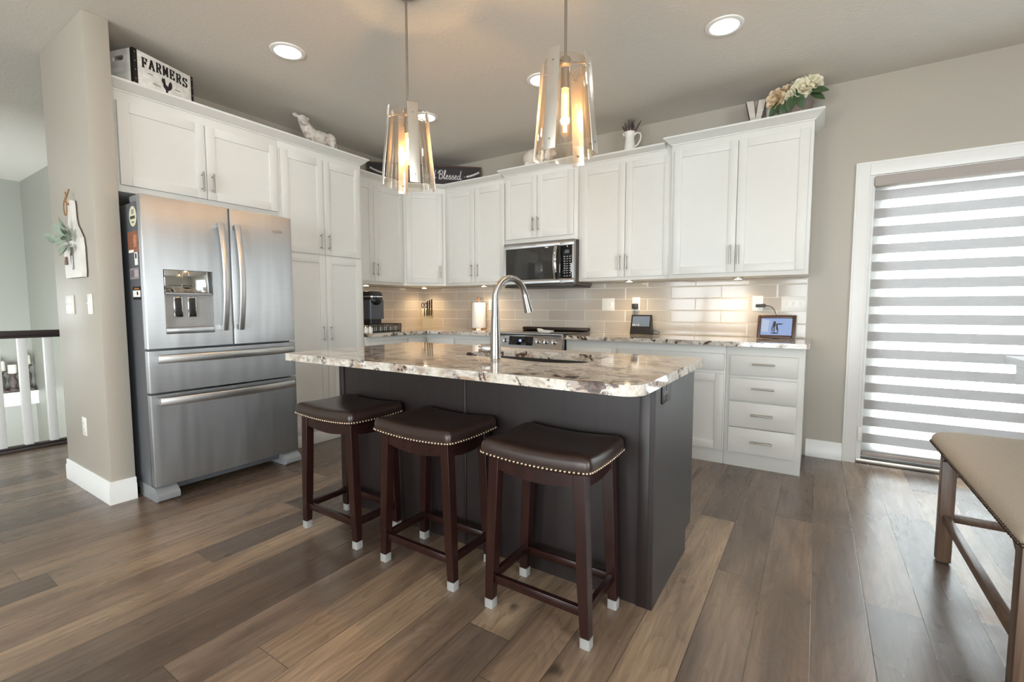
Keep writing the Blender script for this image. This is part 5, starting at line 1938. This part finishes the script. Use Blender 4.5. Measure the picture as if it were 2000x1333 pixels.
T0 = Matrix.Translation((1.745, -0.20, 2.4835))
b = nb()
ellipsoid(b, (-0.06, 0, 0.115), 0.125, 0.075, 0.085, T0)
ellipsoid(b, (0.11, -0.005, 0.12), 0.060, 0.056, 0.058, T0)
tube(b, [(0.14, -0.02, 0.112), (0.182, -0.04, 0.106)], [0.032, 0.026], 14, T0)
for s in (-1, 1):
    tube(b, [(0.105, s * 0.035, 0.165), (0.118, s * 0.05 - 0.01, 0.198)], [0.020, 0.006], 10, T0)
for x, y in ((-0.12, -0.04), (-0.12, 0.04), (0.04, -0.04), (0.04, 0.04)):
    tube(b, [(x, y, 0.07), (x, y, 0.0)], [0.030, 0.022], 12, T0)
tag(organic('pig_figurine', b, 'plaster', voxel=0.006), 'rounded white figurine above the microwave, partly behind the right pendant', 'figurine')

# chalk sign across the corner
sg = thing('chalk_sign', 'long charcoal sign reading Blessed in white script above the corner cabinet', 'sign', (0.475, -0.45, 2.459))
TSG = frame(0.035, -0.862, 2.459, 43.2)
SL, SHH = 1.205, 0.216
obj('board', box(nb(), 0.012, SL - 0.012, 0.004, 0.012, 0.012, SHH - 0.012, 0, TSG), 'chalk', sg, smooth=False)
b = nb()
for x0, x1, z0, z1 in ((0, 0.016, 0, SHH), (SL - 0.016, SL, 0, SHH), (0.016, SL - 0.016, 0, 0.016), (0.016, SL - 0.016, SHH - 0.016, SHH)):
    box(b, x0, x1, -0.004, 0.014, z0, z1, 0.002, TSG)
obj('frame', b, 'signwood', sg)
TST = TSG @ Matrix.Translation((0, 0.0036, 0)) @ TY


def script_word(word, x0, x1, z0, h, T, r=0.0034):
    """flowing joined-up lettering: each letter a hand-drawn stroke in a unit box (x-height 0.45)"""
    S = {'a': (0.55, [[(0.42, .36), (.28, .45), (.10, .36), (.06, .15), (.18, .0), (.34, .08), (.42, .36), (.42, .08), (.50, .02), (.60, .12)]]),
         'n': (0.60, [[(.0, .10), (.10, .42), (.12, .0), (.14, .25), (.30, .45), (.40, .34), (.40, .06), (.48, .01), (.62, .12)]]),
         'd': (0.58, [[(.40, .34), (.26, .44), (.10, .34), (.06, .14), (.17, .0), (.32, .08), (.41, .36), (.50, 1.0), (.42, .30), (.44, .04), (.54, .02), (.66, .14)]]),
         'B': (0.78, [[(.20, .95), (.16, .45), (.08, .0)], [(-.08, .62), (.02, .88), (.30, 1.0), (.58, .92), (.58, .66), (.26, .54), (.58, .46), (.64, .18), (.40, -.02), (.10, .02), (.20, .14), (.50, .10), (.78, .14)]]),
         'l': (0.34, [[(.0, .12), (.20, .60), (.26, .95), (.16, 1.0), (.08, .60), (.10, .10), (.20, .0), (.36, .14)]]),
         'e': (0.46, [[(.0, .12), (.26, .26), (.30, .42), (.18, .46), (.07, .28), (.10, .06), (.24, .0), (.48, .14)]]),
         's': (0.44, [[(.0, .12), (.20, .48), (.24, .30), (.32, .14), (.22, -.02), (.06, .04), (.24, .02), (.46, .14)]])}
    b_ = nb()
    total = sum(S[c][0] for c in word)
    k = (x1 - x0) / total
    cx_ = x0
    for c in word:
        wd, strokes = S[c]
        for st2 in strokes:
            P_ = [Vector((cx_ + (p[0] + 0.10 * p[1]) * k, z0 + p[1] * h, 0)) for p in st2]
            dense = []
            for i_ in range(len(P_) - 1):
                p0_, p1_, p2_, p3_ = P_[max(i_ - 1, 0)], P_[i_], P_[i_ + 1], P_[min(i_ + 2, len(P_) - 1)]
                for q in range(5):
                    t = q / 5
                    dense.append(0.5 * ((2 * p1_) + (p2_ - p0_) * t + (2 * p0_ - 5 * p1_ + 4 * p2_ - p3_) * t * t + (3 * p1_ - p0_ - 3 * p2_ + p3_) * t ** 3))
            dense.append(P_[-1])
            for q0, q1 in zip(dense, dense[1:]):
                d = q1 - q0
                if d.length < 1e-6:
                    continue
                wgt = r * (0.55 + 0.75 * abs(d.normalized().y))
                nn_ = Vector((-d.y, d.x, 0)).normalized() * wgt
                e_ = d.normalized() * wgt * 0.4
                prism(b_, [tuple((q0 - nn_ - e_).xy), tuple((q1 - nn_ + e_).xy), tuple((q1 + nn_ + e_).xy), tuple((q0 + nn_ - e_).xy)], -0.0004, 0.0004, T)
        cx_ += wd * k
    return b_


obj('lettering', script_word('Blessed', 0.742, 0.985, 0.072, 0.092, TST), 'chalkwhite', sg, smooth=False)
obj('lettering', script_word('and', 0.600, 0.712, 0.076, 0.088, TST), 'chalkwhite', sg, smooth=False)
for x0, sgn in ((1.015, 1), (0.20, -1)):
    b = nb()
    n_lf = 7
    stem = [Vector((x0 + sgn * 0.155 * k / 10, 0.102 + 0.052 * (k / 10) ** 1.6, 0)) for k in range(11)]
    for p, q in zip(stem, stem[1:]):
        cyl(b, p, q, 0.0018, n=6, T=TST)
    for k in range(2, 11):
        p = stem[k]
        for sd_ in (-1, 1):
            d = Vector((sgn * 0.75, 0.30 + 0.55 * sd_)).normalized()
            nn_ = Vector((-d.y, d.x))
            L2 = 0.020
            pl_ = [p.xy, p.xy + d * L2 * .5 + nn_ * 0.0048, p.xy + d * L2, p.xy + d * L2 * .5 - nn_ * 0.0048]
            prism(b, [tuple(v) for v in pl_], -0.0004, 0.0004, TST)
    obj('leaf_sprig', b, 'chalkwhite', sg, smooth=False)

# white pitcher with lavender
TPT = Matrix.Translation((2.635, -0.19, 2.4535))
pi_ = thing('pitcher', 'white ceramic pitcher holding dried lavender on the wall cabinets', 'pitcher', TPT.translation)
b = lathe(nb(), [(0, 0.0), (0.040, 0.0), (0.046, 0.010), (0.049, 0.055), (0.042, 0.115), (0.037, 0.145), (0.044, 0.178), (0.053, 0.198), (0.050, 0.199), (0.040, 0.178), (0.033, 0.145), (0.038, 0.115), (0.044, 0.055), (0.040, 0.014), (0, 0.012)], 32, TPT)
obj('body', b, 'white', pi_, fix=False)
hp = [(0.040, 0, 0.170), (0.062, 0, 0.186), (0.088, 0, 0.178), (0.098, 0, 0.150), (0.090, 0, 0.115), (0.070, 0, 0.085), (0.047, 0, 0.072)]
obj('handle', tube(nb(), hp, 0.0065, 10, TPT), 'white', pi_)
obj('spout', tube(nb(), [(-0.040, 0, 0.176), (-0.055, 0, 0.196), (-0.064, 0, 0.204)], [0.016, 0.012, 0.006], 10, TPT), 'white', pi_)
random.seed(11)
lv_ = thing('lavender_bunch', 'bunch of dried purple lavender standing in the white pitcher', 'dried flowers', TPT @ Vector((0, 0, 0.17)))
b1, b2 = nb(), nb()
for k in range(30):
    a = random.uniform(0, 2 * PI)
    sp_ = random.uniform(0.01, 0.095)
    hgt = random.uniform(0.25, 0.325) - sp_ * 0.35
    r0_ = 0.020
    p0, p2 = Vector((r0_ * math.cos(a), r0_ * math.sin(a), 0.15)), Vector((sp_ * math.cos(a), sp_ * math.sin(a), hgt))
    p1 = p0.lerp(p2, 0.55) - Vector((math.cos(a), math.sin(a), 0)) * 0.006
    tube(b1, [p0, p1], 0.0016, 5, TPT)
    tube(b2, [p1, p1.lerp(p2, 0.35), p1.lerp(p2, 0.7), p2], [0.003, 0.0055, 0.0045, 0.0015], 6, TPT)
obj('stems', b1, M('dry_stem', rgb(110, 98, 84), 0.9), lv_)
obj('flower_spikes', b2, 'lavender', lv_)

# wooden letter
TLT = frame(3.540, -0.232, 2.4757, 8)
vt = thing('wooden_letter', 'chunky birch wood letter V on the right wall cabinet', 'letter', TLT @ Vector((0.07, 0.03, 0)))
b = nb()
prism(b, [(0.045, 0.0), (0.093, 0.0), (0.138, 0.205), (0.082, 0.205), (0.069, 0.09), (0.056, 0.205), (0.0, 0.205)], 0.0, 0.052, TLT, 'y')
obj('block', b, 'bark', vt, smooth=False)
b = nb()
prism(b, [(0.048, 0.002), (0.090, 0.002), (0.134, 0.203), (0.086, 0.203), (0.069, 0.07), (0.052, 0.203), (0.004, 0.203)], -0.003, -0.0002, TLT, 'y')
plabel(obj('face', b, 'birch', vt, smooth=False), 'pale birch bark face')


# rose basket
def rose(b_, c, r, axis, seed):
    rnd = random.Random(seed)
    ax = Vector(axis).normalized()
    q = Vector((0, 0, 1)).rotation_difference(ax).to_matrix().to_4x4()
    T_ = Matrix.Translation(c) @ q
    ellipsoid(b_, (0, 0, 0.12 * r), r * .30, r * .30, r * .42, T_, 12, 8)
    for layer, (rad, num, tilt, hh) in enumerate(((0.42, 3, 8, 0.95), (0.66, 5, 24, 0.98), (0.90, 6, 45, 0.92), (1.05, 7, 66, 0.85))):
        for k in range(num):
            a = 2 * PI * (k + 0.5 * layer) / num + rnd.uniform(-.15, .15)
            W2 = rad * r * 2.1 * math.sin(PI / num) * 1.25
            H2 = hh * r
            R_ = Matrix.Rotation(a, 4, 'Z') @ Matrix.Translation((rad * r * 0.42, 0, -0.28 * r)) @ Matrix.Rotation(R(tilt + rnd.uniform(-6, 6)), 4, 'Y')
            nu, nv = 5, 5
            gr_ = []
            for iv in range(nv):
                v = iv / (nv - 1)
                row_ = []
                for iu in range(nu):
                    u = iu / (nu - 1) * 2 - 1
                    wid = W2 / 2 * math.sin(PI * (0.22 + 0.60 * v))
                    x = -0.20 * r * u * u + 0.22 * r * v * v * (layer > 0) - 0.04 * r
                    z = H2 * v - 0.10 * r * u * u * v
                    row_.append(b_.verts.new(T_ @ R_ @ Vector((x, u * wid, z))))
                gr_.append(row_)
            for iv in range(nv - 1):
                for iu in range(nu - 1):
                    b_.faces.new((gr_[iv][iu], gr_[iv][iu + 1], gr_[iv + 1][iu + 1], gr_[iv + 1][iu]))
    return b_


def leaf(b_, base, d, length, width, nrm=(0, -1, 0.4), droop=0.25):
    base, d, nrm = Vector(base), Vector(d).normalized(), Vector(nrm).normalized()
    sdv = d.cross(nrm).normalized()
    nv = sdv.cross(d).normalized()
    prev = None
    for k in range(7):
        t = k / 6
        w = width * math.sin(PI * min(1, t * 0.93 + 0.05)) ** 0.8 * 0.5
        c = base + d * (length * t) - nv * (droop * length * t * t)
        row_ = [b_.verts.new(c - sdv * w + nv * w * 0.25), b_.verts.new(c), b_.verts.new(c + sdv * w + nv * w * 0.25)]
        if prev:
            for j in range(2):
                b_.faces.new((prev[j], prev[j + 1], row_[j + 1], row_[j]))
        prev = row_
    return b_


BZ = 2.4757
bk = thing('flower_basket', 'grey wicker basket of cream roses at the end of the wall cabinets', 'flower arrangement', (3.85, -0.22, BZ))
b = nb()
el = [(0.105 * math.cos(2 * PI * k / 32), 0.075 * math.sin(2 * PI * k / 32)) for k in range(32)]
rings = []
for s, z in ((0.80, 0.0), (0.92, 0.05), (1.0, 0.105), (1.03, 0.115), (0.97, 0.118), (0.90, 0.10), (0.75, 0.02)):
    rings.append([b.verts.new((3.865 + x * s, -0.215 + y * s, BZ + z)) for x, y in el])
for r0, r1 in zip(rings, rings[1:]):
    for k in range(32):
        b.faces.new((r0[k], r0[(k + 1) % 32], r1[(k + 1) % 32], r1[k]))
b.faces.new(rings[0][::-1])
b.faces.new(rings[-1])
obj('basket', b, 'wicker', bk, angle=60)
for i, (c, r, ax, mt) in enumerate((((3.902, -0.270, 2.680), 0.062, (0.1, -1, 0.1), 'petal'), ((3.960, -0.240, 2.716), 0.064, (0.5, -0.8, 0.35), 'petal'),
                                    ((3.735, -0.265, 2.640), 0.060, (-0.5, -0.7, -0.1), 'petal_peach'), ((3.868, -0.215, 2.728), 0.052, (0, -0.3, 1), 'petal'),
                                    ((3.800, -0.245, 2.706), 0.036, (-0.3, -0.6, 0.6), 'petal_peach'), ((3.820, -0.280, 2.640), 0.030, (-0.3, -0.8, -0.2), 'petal'),
                                    ((3.770, -0.225, 2.680), 0.032, (-0.5, -0.4, 0.5), 'petal_peach'))):
    rs_ = obj('rose', rose(nb(), Vector(c), r, ax, i), mt, bk, fix=False, angle=80)
for i, (p, d, L2, w2) in enumerate((((3.775, -0.27, 2.62), (-0.6, -0.15, -0.75), 0.125, 0.060), ((3.80, -0.275, 2.61), (-0.15, -0.2, -0.85), 0.115, 0.055),
                                    ((3.85, -0.285, 2.635), (-0.2, -0.25, -0.75), 0.11, 0.065), ((3.87, -0.285, 2.64), (0.35, -0.2, -0.8), 0.11, 0.060),
                                    ((3.94, -0.26, 2.65), (0.9, -0.15, -0.05), 0.115, 0.058), ((3.95, -0.24, 2.64), (0.8, -0.2, -0.45), 0.10, 0.050),
                                    ((3.78, -0.25, 2.66), (-0.8, -0.1, -0.25), 0.08, 0.042), ((3.82, -0.26, 2.68), (0.5, -0.4, -0.3), 0.08, 0.045))):
    obj('leaf', leaf(nb(), p, d, L2, w2), 'leaf', bk, fix=False, angle=80)
b = nb()
for p, q in (((3.85, -0.215, 2.58), (3.902, -0.26, 2.655)), ((3.88, -0.215, 2.58), (3.955, -0.235, 2.69)), ((3.83, -0.215, 2.58), (3.74, -0.255, 2.635)),
             ((3.86, -0.215, 2.58), (3.866, -0.212, 2.71)), ((3.84, -0.22, 2.58), (3.802, -0.24, 2.695)), ((3.85, -0.225, 2.58), (3.822, -0.27, 2.635)), ((3.83, -0.22, 2.58), (3.775, -0.222, 2.675)),
             ((3.80, -0.25, 2.62), (3.775, -0.27, 2.62)), ((3.87, -0.24, 2.62), (3.945, -0.255, 2.65))):
    tube(b, [p, q], 0.003, 6)
obj('stems', b, 'leaf', bk)
# small white pot behind the letter
tag(obj('white_pot', lathe(nb(), [(0, 0), (0.040, 0), (0.047, 0.02), (0.050, 0.175), (0.047, 0.178), (0.044, 0.03), (0, 0.02)], 28, Matrix.Translation((3.720, -0.165, 2.4757))), 'white', fix=False),
    'plain white pot between the wooden letter and the rose basket', 'pot')

# ------------------------------------------------------------------ hanging board on the end wall
FYW = -3.2775
hb = thing('hanging_board', 'white bottle-shaped cutting board with sage leaves hanging on the end wall', 'wall decoration', (0.34, -3.29, 1.32))
half = [(0.150, 0.0), (0.158, 0.03), (0.158, 0.17), (0.145, 0.225), (0.10, 0.270), (0.058, 0.305), (0.042, 0.345), (0.038, 0.42), (0.030, 0.448), (0.0, 0.455)]
poly = [(0.345 + x, 1.325 + z) for x, z in half] + [(0.345 - x, 1.325 + z) for x, z in half[::-1][1:]]
obj('board', prism(nb(), poly, FYW - 0.026, FYW - 0.008, axis='y'), M('white_board_wood', rgb(236, 232, 226), 0.35), hb, angle=30)
obj('board_backing', prism(nb(), poly, FYW - 0.0078, FYW - 0.0003, axis='y'), 'weathered', hb, angle=30)
b = nb()
tube(b, [(0.345, FYW, 1.755), (0.340, FYW - 0.03, 1.752), (0.330, FYW - 0.040, 1.775), (0.338, FYW - 0.034, 1.80), (0.300, FYW - 0.03, 1.828)], [0.006, 0.006, 0.005, 0.005, 0.003], 8)
tube(b, [(0.336, FYW - 0.034, 1.797), (0.375, FYW - 0.03, 1.835)], [0.005, 0.003], 8)
obj('twig_hook', b, 'twig', hb)
b = nb()
tube(b, [(0.345 + 0.030 * math.cos(a / 8 * PI) - 0.035, FYW - 0.036, 1.735 + 0.045 * math.sin(a / 8 * PI)) for a in range(0, 17)], 0.0028, 8, caps=False)
obj('twine_loop', b, 'twig', hb)
b = nb()
random.seed(5)
ctr_ = Vector((0.35, FYW - 0.045, 1.545))
for k in range(30):
    a = 2 * PI * k / 30 * 2.4 + random.uniform(-.2, .2)
    rr0 = 0.02 + 0.065 * (k / 30)
    d = Vector((math.cos(a), -0.55 - 0.5 * random.random(), 0.9 * math.sin(a)))
    leaf(b, ctr_ + Vector((rr0 * math.cos(a), 0.010 - 0.02 * random.random(), rr0 * math.sin(a) * 0.8)), d, random.uniform(0.050, 0.072), random.uniform(0.024, 0.030), (0.3, -1, 0.3), 0.15)
for k in range(5):
    leaf(b, ctr_ + Vector((-0.10 - 0.012 * k, -0.012, 0.006 * k)), (-0.9, -0.35 - .08 * k, -0.10 + .10 * k), 0.085, 0.026, (0.2, -1, 0.4), 0.08)
tube(b, [ctr_ + Vector((0.03, 0.008, 0)), ctr_ + Vector((-0.17, -0.012, 0.01))], 0.0025, 6)
obj('sage_leaves', b, 'sage', hb, fix=False, angle=80)
b = nb()
tube(b, [(0.36, FYW - 0.034, 1.50), (0.375, FYW - 0.034, 1.475), (0.35, FYW - 0.034, 1.455)], 0.006, 8)
box(b, 0.335, 0.362, FYW - 0.036, FYW - 0.028, 1.372, 1.455, 0.003)
obj('hanging_spatula', b, 'steel_v', hb)
obj('wood_tag', prism(nb(), [(0.215, 1.405), (0.262, 1.405), (0.252, 1.452), (0.228, 1.452)], FYW - 0.034, FYW - 0.0275, axis='y'), M('brown_tag', rgb(112, 84, 74), 0.6), hb, smooth=False)

# ------------------------------------------------------------------ stair railing and candles
rl = thing('stair_railing', 'stair railing with white balusters and dark handrail behind the end wall', 'railing', (-1.3, -3.0, 0))
b = nb()
box(b, -1.335, -1.265, -4.1, -2.567, 0.918, 0.962, 0.008)
box(b, -1.325, -1.275, -4.1, -2.567, 0.902, 0.918, 0.002)
obj('handrail', b, 'darkrail', rl)
b = nb()
box(b, -1.36, -1.215, -4.1, -2.567, 0.0, 0.018, 0.003)
box(b, -1.33, -1.27, -4.1, -2.567, 0.018, 0.034, 0.003)
obj('base_rail', b, 'darkrail', rl)
for k in range(10):
    y = -3.998 + 0.15 * k
    if y > -2.6:
        break
    obj('baluster', box(nb(), -1.327, -1.273, y - 0.026, y + 0.026, 0.034, 0.902, 0.003), 'trim', rl)
struct('trim_2', box(nb(), -4.5795, -4.40, -8.9, -2.566, 0.045, 0.075, 0.003), 'trim')
struct('trim_3', box(nb(), -4.5795, -4.42, -8.9, -2.566, -0.10, 0.0448, 0.003), 'trim')


def candle(x, y, z, h, s, label, clabel):
    hd_ = thing('candle_holder', label, 'candle holder', (x, y, z), 'candle holders on the foyer ledge')
    T_ = Matrix.Translation((x, y, z))
    obj('base', box(nb(), -0.055 * s, 0.055 * s, -0.055 * s, 0.055 * s, 0, 0.03, 0.004, T_), 'weathered', hd_)
    pr = [(0, .03), (.045, .03), (.048, .05), (.030, .065), (.034, .10), (.048, .16), (.044, .21), (.024, .25), (.022, .27), (.036, .285), (.030, .30), (.058, .315), (.060, .33), (0, .33)]
    k = (h - 0.03) / 0.30
    obj('column', lathe(nb(), [(r * s, 0.03 + (zz - 0.03) * k) for r, zz in pr], 24, T_), 'weathered', hd_)
    b_ = lathe(nb(), [(0, 0.0005), (0.046 * s, 0.0005), (0.046 * s, 0.10 * s + 0.02), (0.040 * s, 0.103 * s + 0.02), (0, 0.098 * s + 0.02)], 24, Matrix.Translation((x, y, z + h)))
    tag(obj('pillar_candle', b_, 'candle'), clabel, 'candle', 'ivory candles on the foyer ledge')


candle(-4.48, -2.655, 0.0755, 0.335, 1.05, 'tallest brown candle holder, right of the three on the foyer ledge', 'ivory candle on the tallest holder')
candle(-4.49, -2.775, 0.0755, 0.235, 0.9, 'shortest brown candle holder, between the other two on the ledge', 'ivory candle on the shortest middle holder')
candle(-4.48, -2.885, 0.0755, 0.275, 1.05, 'brown candle holder leftmost on the foyer ledge', 'ivory candle on the leftmost holder')
